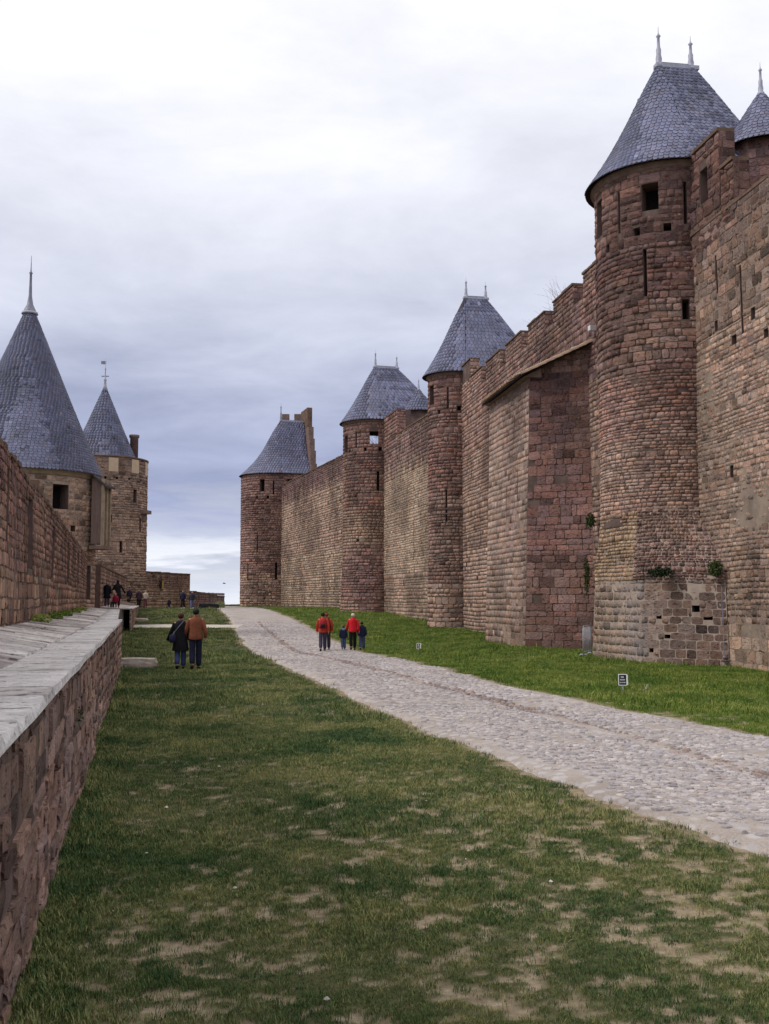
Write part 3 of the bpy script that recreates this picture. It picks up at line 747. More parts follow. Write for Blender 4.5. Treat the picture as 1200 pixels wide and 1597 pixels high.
# ---- T3, T2, T4
C3 = (4.75, 69.0); r3 = 1.85
def mk(r, deg, z0, z1, w): u = math.radians(deg) * r; return (u - w / 2, u + w / 2, z0, z1)
h3 = [(*mk(r3, -14, 14.66, 15.95, .6), 'window', .6), (*mk(r3, -58, 14.25, 15.65, .10), 'arrow_slit', .5), (*mk(r3, -37.7, 13.95, 14.25, .2), 'putlog_hole', .4), (*mk(r3, -81, 14.1, 14.4, .3), 'putlog_hole', .4), (*mk(r3, -54, 6.95, 9.0, .10), 'arrow_slit', .4)]
t3, plan3, f3, k3 = horseshoe_tower('round_tower', 'slender round tower behind the tiled buttress, with slate roof and two finials', C3, (1, .19), r3, 5.2, 0.0, 16.65, h3, [
    (14.2, 16.5, .50, .30, cf_top, (.02, .045), .03, .02, True), (8.6, 14.2, .42, .24, stonecol(PINK * .85, (.27, .17, .14), .5, (12, 14, .2), .5, 22, .28), (.01, .065), .035, .02, True),
    (3.0, 8.6, .36, .20, stonecol((.30, .20, .17), (.33, .24, .20), .4, None, .15, 23, .28), (.01, .04), .03, .01, True),
    (0.05, 3.0, .46, .27, stonecol((.36, .26, .21), (.38, .28, .23), .25, None, .1, 24, .22), (.01, .035), .035, .01, True)], 103,
    smart=lambda v: r3 + .12 * sstep(5, 1, np.asarray(v, float)) * 0 + .10 * (1 - sstep(0, 6, v)), shellmat=M_MORTAR)
for zz_ in (7.72, 7.4):
    cornice(t3, plan3, r3 + .02, zz_, .1, .06, M_CORNICE, 0.1, 'string_course')
finish(t3, k3, M_STONE)
cornice(t3, plan3, r3 + .02, 16.4, .22, .14, M_CORNICE)
rf3 = slate_roof(t3, None, plan3, 2.25, 6.0, .65, 2.1, 16.6, 22.0, .10, .26, .26, 9)
ridge_cap(plan3, .65, 2.1, 22.03, rf3)
for s_, hh in ((.7, 23.45), (2.05, 23.2)): finial(plan3.C + plan3.n * s_, 22.0, hh, .12, M_LEAD, rf3)

C2 = (-.85, 92.0); r2 = 2.75
q2_ = math.pi * r2 / 2
h2 = [(*mk(r2, -10.4, 14.7, 16.1, .7), 'window', .6), (*mk(r2, -40.2, 14.85, 16.35, .13), 'arrow_slit', .5), (*mk(r2, -73.8, 15.22, 16.3, .74), 'window', .35, True), (q2_ + .1, q2_ + 1.05, 15.5, 16.75, 'window', .3, True),
      (*mk(r2, -24.2, 14.55, 14.85, .22), 'putlog_hole', .4), (*mk(r2, -58.2, 14.6, 14.9, .22), 'putlog_hole', .4), (*mk(r2, -85, 14.6, 14.95, .3), 'putlog_hole', .4),
      (*mk(r2, -81.3, 11.2, 12.85, .2), 'arrow_slit', .4), (*mk(r2, -44, 6.9, 7.1, .2), 'putlog_hole', .3)]
def cf_t2(P, rng):
    c = stonecol(PINK * .9, (.29, .19, .15), .45, (13, 15, .2), .4, 32, .26)(P, rng); c2 = stonecol(TAN, (.36, .27, .2), .15, None, 0, 33, .16)(P, rng)
    k = (sstep(6.4, 6.8, P[:, 2]) * (1 - sstep(9.2, 9.9, P[:, 2])) * .75)[:, None]
    return c + (c2 - c) * k
t2, plan2, f2, k2 = horseshoe_tower('round_tower', 'middle round tower whose window shows sky through it, small turret roof beside', C2, (1, .27), r2, 5.5, 0.0, 17.35, h2, [
    (14.6, 17.2, .52, .30, cf_top, (.02, .045), .03, .02, True), (6.6, 14.6, .42, .25, cf_t2, (.01, .06), .035, .02, True), (0.3, 6.6, .42, .25, stonecol(PINK, (.33, .235, .19), .45, None, .2, 34, .26), (.01, .04), .035, .01, True)], 105,
    smart=lambda v: r2 + .22 * (1 - sstep(0, 7.2, v)))
finish(t2, k2, M_STONE)
cornice(t2, plan2, r2 + .02, 17.1, .22, .14, M_CORNICE)
rf2 = slate_roof(t2, None, plan2, 3.1, 6.5, .0, 2.05, 17.3, 22.4, .08, .3, .3, 11)
ridge_cap(plan2, 0, 2.05, 22.43, rf2)
for s_, hh in ((.05, 24.0), (2.0, 23.7)): finial(plan2.C + plan2.n * s_, 22.4, hh, .12, M_LEAD, rf2)
# small stair turret beside T2
ts = thing('stair_turret', 'small stair turret with a pointed slate roof behind the wall beside the middle tower', 'turret', (2.95, 90.2, 1))
lathe('wall', [(1.2, 12), (1.2, 18.2)], (2.95, 90.2), M_REVEAL, ts, 8, smooth=False)
pt_ = DPlan((2.95, 90.2), (1, 0), 1)
rr_ = slate_roof(ts, None, pt_, 1.5, 0, 0, 0, 18.05, 20.1, .05, .3, .3, 13, cone=True, limit=60)
finial((2.95, 90.2), 20.05, 21.1, .09, M_LEAD, rr_)

C4 = (-13.95, 134.0); r4 = 4.25
h4 = [(*mk(r4, -57, 15.3, 16.8, .62), 'window', .7), (*mk(r4, -76.4, 14.95, 16.6, .16), 'arrow_slit', .4), (*mk(r4, -47.4, 14.4, 14.75, .3), 'putlog_hole', .4), (*mk(r4, -67, 14.4, 14.75, .3), 'putlog_hole', .4),
      (*mk(r4, -49.5, 7.7, 9.9, .14), 'arrow_slit', .4), (*mk(r4, -29.2, 4.35, 6.4, .2), 'arrow_slit', .4), (*mk(r4, -81.8, 4.5, 6.5, .25), 'arrow_slit', .4),
      (-(math.pi * r4 / 2 + 1.7), -(math.pi * r4 / 2 + .7), 15.9, 16.9, 'window', .8)]
t4, plan4, f4, k4 = horseshoe_tower('round_tower', 'farthest tower on the right wall, round-fronted with slate roof against a stepped gable', C4, (1, .31), r4, 4.8, -4.0, 17.6, h4, [
    (14.6, 17.5, .6, .32, cf_top, (.03, .06), .04, .02, True), (5.2, 14.6, .5, .30, stonecol(PINK * .85, (.27, .18, .15), .45, (12, 15, .2), .2, 42, .24), (.01, .055), .04, .01, True),
    (.4, 5.2, .5, .30, stonecol((.30, .21, .17), (.35, .25, .19), .35, None, .1, 43, .28), (.01, .05), .04, .01, True)], 107)
finish(t4, k4, M_STONE)
plan4.L = 4.0
rf4 = slate_roof(t4, None, plan4, 4.55, 3.7, .7, 3.7, 17.55, 24.8, .22, .36, .36, 15, segs=('near', 'arc'))
ridge_cap(plan4, .7, 3.7, 24.83, rf4)
c_ = plan4.C + plan4.n * .7; finial(c_, 24.7, 27.2, .13, M_LEAD_D, rf4)
rz4 = math.atan2(plan4.n[1], plan4.n[0])
gb = thing('stepped_gable', 'tall stepped stone gable rising behind the farthest slate roof', 'gable', (-10.0, 135.2, 1))
V, F = [], []
for k, (hw, ztop) in enumerate([(4.4, 18.9), (3.9, 20.6), (3.3, 22.2), (2.7, 23.8), (1.9, 26.4)]):
    zb = [14, 18.9, 20.6, 22.2, 23.8][k]; c_ = plan4.C + plan4.n * 4.05
    box('gable_step', (c_[0], c_[1], zb), (.62 + .03 * (4 - k), hw * 2, ztop - zb), M_CAP if k > 3 else M_CORNICE, gb, rz4)
for k, (pa, pb) in enumerate(((441, 452), (460, 474))):
    Yb = 139.5; xa, xb = (pa - 600) / 1650 * (Yb + 2), (pb - 600) / 1650 * (Yb + 2)
    o = box('merlon', ((xa + xb) / 2, Yb, 23.9), (xb - xa, .6, 2.7), M_CORNICE, gb)
box('rear_wall', (-12.0, 139.9, 12), (4.6, .5, 13.0), M_REVEAL, gb)

# ------------------------------------------------------------------ curtain walls
def line_surface(A, B, batter=0.0, wob=0.05, seed=0):
    A = np.array(A, float); B = np.array(B, float); Ln = np.linalg.norm(B - A); d = (B - A) / Ln; n = np.array([-d[1], d[0]])   # n : to the left of A->B
    def f(u, v):
        u, v = np.broadcast_arrays(np.asarray(u, float), np.asarray(v, float)); u = u.ravel(); v = v.ravel()
        w = (fbm(np.stack([u, v], 1), .25, seed, 2) - .5) * wob + batter * np.clip(4 - v, 0, 6)
        xy = A + d * u[:, None] + n * w[:, None]
        return np.concatenate([xy, v[:, None]], 1)
    return f, Ln, d, n
def curtain(name, label, A, B, zb, zt, holes, bands, seed, thick=1.6, mortar=None, merlons=None, caps=True, wob=.06, batter=0.0, limit=300, cat='wall', mat=None, minpx=5.0, capmat=None, ragged=False, smooth=False, endw=None):
    """face on the left of A->B. merlons: list of (u0,u1,ztop) standing on zt"""
    f, Ln, d, n = line_surface(A, B, batter, wob, seed)
    t = thing(name, label, cat, (A[0], A[1], float(gz(A[0], A[1]))))
    hs = [h[:4] for h in holes]
    shell(t, 'wall', f, np.linspace(0, Ln, max(3, int(Ln / 1.5))), np.linspace(zb, zt, 8), hs, mortar or M_MORTAR_T, sgn=-1)
    for h in holes: recess(t, f, h[:4], -1, h[5] if len(h) > 5 else .4, h[4])
    # body behind the face, top and ends
    P0, P1 = np.array(A, float), np.array(B, float)
    def q(u, dep, z): p = P0 + d * u - n * dep; return (p[0], p[1], z)
    if endw: thick = endw
    cd_ = min(.7, thick - .06)
    V = [q(0, cd_, zb), q(Ln, cd_, zb), q(Ln, thick, zb), q(0, thick, zb), q(0, cd_, zt - .01), q(Ln, cd_, zt - .01), q(Ln, thick, zt - .01), q(0, thick, zt - .01)]
    mesh_obj('wall_core', V, [(3, 2, 1, 0), (0, 1, 5, 4), (1, 2, 6, 5), (2, 3, 7, 6), (3, 0, 4, 7)], M_REVEAL, t)
    ew = endw or .7
    ends = [q(0, -.02, zb), q(0, ew, zb), q(0, ew, zt), q(0, -.02, zt), q(Ln, -.02, zb), q(Ln, .7, zb), q(Ln, .7, zt), q(Ln, -.02, zt)]
    mesh_obj('wall_end', ends[:4], [(0, 1, 2, 3)], M_REVEAL, t); mesh_obj('wall_end', ends[4:], [(3, 2, 1, 0)], M_REVEAL, t)
    # capping in separate stones
    rg = np.random.default_rng(seed + 5)
    def capfn(u0, u1, z, dep, nm='coping_stone', h=.16, out=.07, step=.75):
        u = u0; keep = []
        while u < u1 - .05:
            w = min(step * rg.uniform(.7, 1.3), u1 - u)
            if u1 - (u + w) < .25: w = u1 - u
            hh = h * .62 * rg.uniform(.6, 1.3); g = .012
            if ragged: hh = .05 + rg.random() ** 2 * .17; out = rg.uniform(-.03, .05)
            V = [q(u + g, -out, z), q(u + w - g, -out, z), q(u + w - g, dep + .05, z), q(u + g, dep + .05, z)]
            V += [(x, y, z_ + hh * (rg.uniform(.55, 1.1) if ragged else 1)) for x, y, z_ in V]
            mesh_obj(nm, V, [(3, 2, 1, 0), (4, 5, 6, 7), (0, 1, 5, 4), (1, 2, 6, 5), (2, 3, 7, 6), (3, 0, 4, 7)], capmat or M_CAP, t, origin='center'); u += w
    if merlons is None:
        capfn(0, Ln, zt, min(.6, thick - .04), step=.42 if ragged else .75)
        V = [q(0, .5, zt), q(Ln, .5, zt), q(Ln, thick, zt), q(0, thick, zt)]; mesh_obj('wall_walk', V, [(0, 1, 2, 3)], M_REVEAL, t)
    else:
        V = [q(0, -.01, zt), q(Ln, -.01, zt), q(Ln, thick, zt), q(0, thick, zt)]; mesh_obj('wall_walk', V, [(0, 1, 2, 3)], M_CAP, t)
        for (a, b, zm) in merlons:
            V = [q(a, 0, zt), q(b, 0, zt), q(b, .55, zt), q(a, .55, zt)]; V += [(x, y, zm) for x, y, _ in V]
            mo = mesh_obj('merlon', V, [(4, 5, 6, 7), (0, 1, 5, 4), (1, 2, 6, 5), (2, 3, 7, 6), (3, 0, 4, 7)], M_MORTAR, t, origin='base')
            capfn(a - .03, b + .03, zm, .55, h=.14)
    keep = []; rng = np.random.default_rng(seed)
    def endstones(u0, dep, z0, z1, sd):
        def fe(u, v):
            u, v = np.broadcast_arrays(np.asarray(u, float), np.asarray(v, float)); u = u.ravel(); v = v.ravel()
            return np.concatenate([P0 + d * (u0 - .003) - n * (u - .01)[:, None], v[:, None]], 1)
        rr = np.random.default_rng(sd); b_ = bands[-1] if cat != 'parapet' else bands[0]
        masonry(t, fe, lay(rr, 0, dep, z0, z1, .34, .24, hv=.2), b_[4], sd, 1, (.0, .02), .022, True, 0, keep=keep, flat=True)
    if cat == 'parapet': endstones(0, ew, zb, zt, seed + 50)
    for i_, m_ in enumerate(merlons or []): endstones(m_[0], .55, zt + .02, m_[2], seed + 60 + i_)
    mh = []
    if merlons:
        xs = [0] + [x for m in merlons for x in m[:2]] + [Ln]
        for i in range(0, len(xs), 2):
            if xs[i+1] - xs[i] > .05: mh.append((xs[i], xs[i+1], zt - .02, 99))
    for i, (a, b, bw, bh, cf, dr, gap, boss, rgh) in enumerate(bands):
        Q = lay(rng, 0.01, Ln - .01, a, b, bw, bh, hs + mh)
        masonry(t, f, Q, cf, seed * 7 + i, sgn=-1, d=(dr[0] * .5, dr[1] * (1 if cat == 'parapet' else .42)), gap=gap, boss=boss * (1 if cat == 'parapet' else .3), rough=rgh, keep=keep)
    finish(t, keep, mat or M_STONE, limit, minpx=minpx, smooth=smooth)
    return t, f, Ln, d, n

# direction: A = near end, B = far end; the face looks left, towards the road
def wx(Y): return 9.65 - .15 * (Y - 36) if Y < 69 else 4.73 - .235 * (Y - 69)
# near section, from beside the camera up to the first tower
Y0, Y1 = 20.0, 33.6
def uY(Y, Ya=Y0, sl=.155): return (Y - Ya) * math.hypot(1, sl)
def hY(Y, z0, z1, w, nm, dp=.4): u = uY(Y); return (u - w / 2, u + w / 2, z0, z1, nm, dp)
cf_w1a = stonecol((.35, .25, .20), (.40, .30, .235), .30, None, .1, 51, .26)
cf_w1b = stonecol((.33, .235, .19), (.40, .30, .24), .35, (11.5, 14.5, .5), .1, 52, .3)
holesA = [hY(31.9, 11.4, 12.6, .12, 'arrow_slit'), hY(30.4, 9.7, 11.8, .12, 'arrow_slit'), hY(29.75, 10.0, 10.35, .26, 'putlog_hole'), hY(30.95, 9.55, 9.85, .3, 'putlog_hole'), hY(29.05, 9.25, 9.55, .26, 'putlog_hole'),
          hY(32.1, 10.25, 10.6, .22, 'putlog_hole'), hY(31.4, 5.6, 6.0, .2, 'putlog_hole'), hY(29.9, .48, .62, .34, 'putlog_hole')]
wa, fa, La, da, na = curtain('curtain_wall', 'tall tan rubble curtain wall at the right edge, nearer than the largest tower', (wx(Y0), Y0), (wx(Y1), Y1), -.3, 13.75, holesA, [
    (1.3, 7.0, .30, .15, cf_w1a, (.004, .035), .022, .006, True), (7.0, 10.2, .30, .14, cf_w1a, (.004, .035), .02, .008, True), (10.2, 13.75, .42, .26, cf_w1b, (.0, .07), .03, .02, True),
    (-.05, 1.3, .50, .30, stonecol((.36, .27, .21), (.40, .30, .23), .15, None, 0, 55, .18), (.004, .025), .03, .004, True)], 201, mortar=M_MORTAR_T, wob=.22)
# raised blocks between that wall and the tower
def block(label, Ya, Yb, zt_, win_, seed, thick=.8):
    hs = [] if not win_ else [(win_[0], win_[1], win_[2], win_[3], 'window', .5)]
    return curtain('parapet_block', label, (wx(Ya) - .02, Ya), (wx(Yb) - .02, Yb), 13.0, zt_, hs, [(13.0, zt_, .50, .29, cf_top, (.03, .06), .03, .03, True)], seed, thick=max(thick, .75), mortar=M_MORTAR, cat='parapet', limit=120, endw=thick)
block('tall stepped parapet block with a small window, against the largest tower', 31.5, 34.4, 16.4, (.85, 1.4, 14.55, 15.65), 203, .5)
block('shorter parapet block stepping down right of the windowed block by the largest tower', 30.64, 31.48, 15.12, None, 205, .5)

# section between the first tower and T3
Y0b, Y1b = 38.0, 68.0
def uB(Y): return (Y - Y0b) * math.hypot(1, .155)
mer = [(0.2, uB(44.0), 15.75), (uB(45.3), uB(48.1), 15.7), (uB(49.4), uB(52.2), 15.65), (uB(53.4), uB(56.5), 15.7), (uB(57.7), uB(60.8), 15.75), (uB(61.9), uB(64.6), 15.75), (uB(64.7), uB(67.4), 16.9)]
wb, fb_, Lb, db, nb = curtain('curtain_wall', 'crenellated curtain wall running behind the tiled buttress', (wx(Y0b), Y0b), (wx(Y1b), Y1b), -.4, 14.8,
    [(uB(y) - .06, uB(y) + .06, a, b, 'arrow_slit') for y, a, b in ((46.7, 14.3, 15.2), (50.8, 14.3, 15.2), (55, 14.3, 15.2), (62.5, 5.2, 8.3), (64.5, 9.5, 10.2), (65.5, 12.6, 13.6))] + [(uB(66.2) - .15, uB(66.2) + .15, 4, 4.35, 'putlog_hole'), (uB(63.4) - .15, uB(63.4) + .15, 3.1, 3.4, 'putlog_hole')],
    [(-.2, 5.0, .40, .23, stonecol((.36, .26, .21), (.39, .29, .23), .22, None, .1, 61, .24), (.005, .04), .03, .006, True), (5.0, 11, .36, .2, stonecol((.32, .225, .18), (.37, .27, .21), .35, None, .15, 62, .26), (.005, .045), .03, .01, True),
     (11, 15.7, .38, .24, stonecol((.27, .18, .155), (.30, .205, .17), .55, None, .2, 63, .3, lichen=(16.2, 17, .8)), (.0, .075), .03, .02, True)], 207, merlons=mer, mortar=M_MORTAR)

# section T3 - T2
A_, B_ = (wx(70.4), 70.4), (wx(89.6), 89.6)
def hU(u, z0, z1, w, nm): return (u - w / 2, u + w / 2, z0, z1, nm, .4)
wc, fc_, Lc, dc, nc = curtain('curtain_wall', 'pale weathered curtain wall between the slender tower and the middle tower', A_, B_, -.2, 15.3,
    [hU(4.5, 5.2, 8.6, .13, 'arrow_slit'), hU(9.5, 5.0, 8.2, .13, 'arrow_slit'), hU(12.7, 3.0, 3.5, .2, 'putlog_hole'), hU(6, 12.6, 14.2, .1, 'arrow_slit'), hU(3, 13, 14.4, .1, 'arrow_slit'), hU(10, 13, 14.4, .1, 'arrow_slit'), hU(14, 12.9, 14.3, .1, 'arrow_slit'), hU(17, 13.5, 14.6, .1, 'arrow_slit')],
    [(-.1, 4.0, .40, .24, stonecol((.35, .25, .20), (.39, .29, .225), .25, None, .1, 71, .26), (.005, .045), .03, .006, True), (4.0, 11.8, .34, .19, stonecol((.36, .275, .21), (.41, .32, .24), .22, None, .05, 72, .22), (.005, .035), .025, .006, True),
     (11.8, 15.3, .36, .24, stonecol((.35, .265, .205), (.39, .30, .23), .35, (11.2, 13.4, .75), .1, 72, .28, lichen=(14.9, 15.4, .4)), (.0, .08), .035, .02, True)], 209)
block2 = curtain('parapet_block', 'raised lichen-topped parapet block beside the middle tower', (wx(84.6), 84.6), (wx(89.6), 89.6), 14.5, 17.3, [hU(3.6, 15.4, 16.6, .2, 'arrow_slit')], [(14.5, 17.3, .45, .28, cf_top, (.03, .06), .035, .02, True)], 211, thick=1.1, cat='parapet', limit=60)

# section T2 - T4
A_, B_ = (-2.15, 96.4), (-12.9, 130.6)
sl_h = []
rg_ = np.random.default_rng(4)
for k in range(17): sl_h.append(hU(1.6 + k * 2.15, 13.9, 15.3, .12, 'arrow_slit'))
for k in range(10): sl_h.append(hU(rg_.uniform(2, 36), (zq := rg_.uniform(2, 11)), zq + .32, .24, 'putlog_hole'))
curtain('curtain_wall', 'longest curtain wall, rising between the middle tower and the farthest slate-roofed tower', A_, B_, -.6, 16.0, sl_h,
    [(.2, 7, .42, .24, stonecol((.38, .285, .215), (.42, .325, .245), .18, None, .03, 81, .24), (.005, .05), .035, .006, True), (7, 13.4, .42, .24, stonecol((.34, .245, .195), (.38, .29, .225), .3, None, .1, 82, .24), (.005, .05), .035, .006, True),
     (13.4, 16.0, .42, .25, stonecol((.34, .245, .195), (.38, .29, .225), .35, (12.9, 14.8, .8), .1, 82, .28), (.0, .08), .035, .015, True)], 213, mortar=M_MORTAR)

# ------------------------------------------------------------------ buttress building with the tiled lean-to roof
bt = thing('buttress_building', 'square stone buttress building with clay-tiled lean-to roof, left of the largest tower', 'building', (5.9, 44.4, 0))
def face_surface(A, B, Atop, Btop, zt_):
    A, B, At, Bt = (np.array(x, float) for x in (A, B, Atop, Btop)); Ln = np.linalg.norm(B - A)
    def f(u, v):
        u, v = np.broadcast_arrays(np.asarray(u, float), np.asarray(v, float)); u = u.ravel() / Ln; v = v.ravel(); k = (v / zt_)[:, None]
        lo = A + (B - A) * u[:, None]; hi = At + (Bt - At) * u[:, None]
        w = (fbm(np.stack([u * Ln, v], 1), .4, 3, 2) - .5) * .07
        dd = (B - A) / Ln; n = np.array([-dd[1], dd[0]])
        return np.concatenate([lo + (hi - lo) * k + n * w[:, None], v[:, None]], 1)
    return f, Ln
# left (road) face from the front corner to its far end; right face from wall to the front corner (faces the camera)
cornr, cornt = (5.86, 44.4), (6.2, 44.5); farb, fart = (4.86, 51.2), (5.15, 51.0); wlb, wlt = (8.75, 43.2), (8.8, 43.4)
ZB = 11.65
fl, Lfl = face_surface(cornr, farb, cornt, fart, ZB); fr, Lfr = face_surface(wlb, cornr, wlt, cornt, ZB)
hl = [(2.3, 2.42, 8.9, 10.2, 'arrow_slit', .4), (1.55, 1.62, 6.2, 7.7, 'arrow_slit', .4), (3.35, 3.43, 5.65, 7.1, 'arrow_slit', .4), (2.22, 2.52, 9.45, 9.6, 'putlog_hole', .3)]
hl = hl[:3]
shell(bt, 'wall', fl, np.linspace(0, Lfl, 8), np.linspace(-.3, ZB - .05, 10), [h[:4] for h in hl], M_MORTAR_T, sgn=-1)
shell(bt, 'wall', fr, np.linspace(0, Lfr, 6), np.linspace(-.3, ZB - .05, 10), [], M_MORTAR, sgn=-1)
for h in hl: recess(bt, fl, h[:4], -1, h[5], h[4])
kb = []; rng = np.random.default_rng(9)
Q = lay(rng, .01, Lfl, -.05, ZB - .1, .45, .27, [h[:4] for h in hl], hv=.25)
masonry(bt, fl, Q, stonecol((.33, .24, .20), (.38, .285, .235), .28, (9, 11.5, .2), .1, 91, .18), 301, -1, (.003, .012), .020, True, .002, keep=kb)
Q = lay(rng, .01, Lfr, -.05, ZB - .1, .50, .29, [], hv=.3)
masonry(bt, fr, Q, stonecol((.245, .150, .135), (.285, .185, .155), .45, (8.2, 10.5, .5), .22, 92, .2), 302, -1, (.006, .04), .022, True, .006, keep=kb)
# triangle of masonry below the sloping right verge
def f_tri(u, v):
    u, v = np.broadcast_arrays(np.asarray(u, float), np.asarray(v, float)); u = u.ravel(); v = v.ravel()
    A, B = np.array(wlt, float), np.array(cornt, float); d = (B - A) / np.linalg.norm(B - A)
    return np.concatenate([A + d * u[:, None], v[:, None]], 1)
Lt = np.linalg.norm(np.array(cornt) - np.array(wlt))
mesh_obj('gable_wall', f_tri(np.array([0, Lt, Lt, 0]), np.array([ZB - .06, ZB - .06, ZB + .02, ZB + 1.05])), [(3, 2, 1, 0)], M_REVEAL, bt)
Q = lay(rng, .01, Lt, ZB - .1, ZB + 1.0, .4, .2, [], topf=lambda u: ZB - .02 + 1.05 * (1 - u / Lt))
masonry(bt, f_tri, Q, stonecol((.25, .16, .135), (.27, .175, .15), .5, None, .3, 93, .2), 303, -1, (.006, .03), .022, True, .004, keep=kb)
finish(bt, kb, M_STONE)
# lean-to roof
E0 = np.array((cornt[0] - .42, cornt[1] - .30, ZB - .12)); E1 = np.array((fart[0] - .38, fart[1] + .35, ZB - .12))
R0_ = np.array((8.95, 43.0, ZB + 1.18)); R1_ = np.array((8.0, 49.9, ZB + 1.18))
def rp(a, b): lo = E0 + (E1 - E0) * a; hi = R0_ + (R1_ - R0_) * a; return lo + (hi - lo) * b
nr = np.cross(E1 - E0, R0_ - E0); nr /= np.linalg.norm(nr); nr = nr if nr[2] > 0 else -nr
slab = [rp(0, 0), rp(1, 0), rp(1, 1), rp(0, 1)]; slab = slab + [p - nr * .07 for p in slab]
rt = mesh_obj('roof', slab, [(0, 1, 2, 3), (7, 6, 5, 4), (0, 4, 5, 1), (1, 5, 6, 2), (2, 6, 7, 3), (3, 7, 4, 0)], M_UNDER, bt); rt['label'] = 'clay-tiled lean-to roof'
mesh_obj('eave_soffit', [rp(0.02, .03) - nr * .14, rp(.98, .03) - nr * .14, rp(.98, .22) - nr * .5, rp(.02, .22) - nr * .5, rp(0.02, .25) - nr * .14, rp(.98, .25) - nr * .14], [(0, 1, 2, 3), (0, 3, 4), (1, 5, 2)], M_CORNICE, bt)
rng = np.random.default_rng(12); nrow = 9; ncol = 32
tp = [(.34, .20, .135), (.40, .27, .19), (.28, .155, .11), (.45, .34, .26)]
for c in range(ncol):
    for r_ in range(nrow):
        a = (c + .5) / ncol; b0, b1 = r_ / nrow - (.05 if r_ == 0 else .02), (r_ + 1.15) / nrow; b1 = min(b1, 1)
        p0, p1 = rp(a, b0) + nr * (.03 + rng.uniform(0, .012)), rp(a, b1) + nr * .008
        side = (E1 - E0) / np.linalg.norm(E1 - E0); w0, w1 = .105, .085; V = []
        for p, w in ((p0, w0), (p1, w1)):
            for k in range(5):
                an = math.pi * k / 4; V.append(p + side * math.cos(an) * w + nr * math.sin(an) * w * .75)
        F = [(k, k + 1, k + 6, k + 5) for k in range(4)] + [(0, 1, 2, 3, 4)]
        col = np.array(tp[rng.integers(4)]) * rng.uniform(.75, 1.2)
        mesh_obj('roof_tile', V, F, M_TILE, rt, cols=np.repeat(col[None], len(V), 0), origin='center')
# verge tiles along the sloping edge
for r_ in range(10):
    b0, b1 = r_ / 10, (r_ + 1.1) / 10; p0, p1 = rp(-.014, b0) + nr * .02, rp(-.014, min(b1, 1)) + nr * .0; V = []
    for p in (p0, p1):
        for k in range(5):
            an = math.pi * k / 4; V.append(p + side * math.cos(an) * .11 + nr * (math.sin(an) * .11 - .05))
    mesh_obj('verge_tile', V, [(k, k + 1, k + 6, k + 5) for k in range(4)] + [(0, 1, 2, 3, 4)], M_TILE, rt, cols=np.repeat((np.array((.36, .25, .18)) * rng.uniform(.8, 1.15))[None], 10, 0), origin='center')
# white flood lamp above the lean-to
fl_ = thing('floodlight', 'small white floodlight on the wall above the lean-to roof ridge', 'lamp', (8.55, 42.6, 13.0))
M_WHITE = m_noise('white_paint', (.62, .62, .62), (.72, .71, .7), 9, .1, .003, .5)
box('lamp_head', (8.5, 42.6, 12.98), (.26, .2, .2), M_WHITE, fl_, .3); box('bracket', (8.66, 42.6, 12.85), (.14, .05, .14), M_LEAD_D, fl_)

# ------------------------------------------------------------------ stair turret behind T1 (top right corner)
tt = thing('stair_turret', 'grey slate-roofed turret with one finial behind the wall at the top right', 'turret', (12.62, 34.2, 10))
CT = (12.62, 34.2)
lathe('wall', [(1.15, 12), (1.15, 16.95)], CT, M_CORNICE, tt, 8, smooth=False)
ptt = DPlan(CT, (1, 0), 1)
def oct_surface(u, v):
    u, v = np.broadcast_arrays(np.asarray(u, float), np.asarray(v, float)); u = u.ravel(); v = v.ravel()
    k = np.floor(u / .88); fr_ = u / .88 - k; a0 = k * np.pi / 4 + np.pi; a1 = a0 + np.pi / 4
    P0 = np.stack([CT[0] + 1.16 * np.cos(a0), CT[1] + 1.16 * np.sin(a0)], 1); P1 = np.stack([CT[0] + 1.16 * np.cos(a1), CT[1] + 1.16 * np.sin(a1)], 1)
    return np.concatenate([P0 + (P1 - P0) * fr_[:, None], v[:, None]], 1)
kt = []
for k in range(4):
    Q = lay(np.random.default_rng(k), k * .88 + .03, (k + 1) * .88 - .03, 13.3, 16.9, .45, .27)
    masonry(tt, oct_surface, Q, cf_top, 400 + k, 1, (.0, .02), .02, True, 0, keep=kt)
finish(tt, kt, M_STONE, 60)
rtt = slate_roof(tt, None, ptt, 1.45, 0, 0, 0, 16.85, 18.9, .02, .17, .16, 17, cone=True, limit=200)
finial(CT, 18.85, 20.0, .09, M_LEAD, rtt)

# ------------------------------------------------------------------ left: outer parapet, terrace and low wall
def par_x(Y): return -1.8 - .25 * Y
cf_par = stonecol((.25, .155, .125), (.31, .20, .155), .55, (3.2, 4.6, .45), .25, 111, .34, lichen=(4.15, 4.5, .3))
Ya, Yb = -4.0, 58.0
def uP(Y): return (Yb - Y) * math.hypot(1, .25)     # A is the far end so that the face looks right
hp = []
for Y in (4.2, 12.5, 20.7, 28.9, 37.1, 45.3, 53.5): hp.append((uP(Y) - .62, uP(Y) + .62, 2.6, 4.0, 'embrasure', .55))
for Y in (8.3, 16.6, 24.8, 33.0, 41.2, 49.4): hp.append((uP(Y) - .22, uP(Y) + .22, 2.9, 4.1, 'arrow_slit', .45))
def curtain_r(*a, **k): return curtain(*a, **k)
curtain('parapet_wall', 'reddish slotted parapet wall along the left side of the terrace', (par_x(Yb), Yb), (par_x(Ya), Ya), 1.2, 4.30, hp,
    [(1.35, 2.5, .42, .25, stonecol((.30, .19, .14), (.36, .25, .18), .45, None, .35, 112, .3), (.0, .06), .03, .02, True), (2.5, 4.30, .32, .17, cf_par, (.0, .06), .03, .015, True)], 221, thick=.75, mat=M_STONE_NEAR, mortar=M_MORTAR, wob=.2, ragged=True)
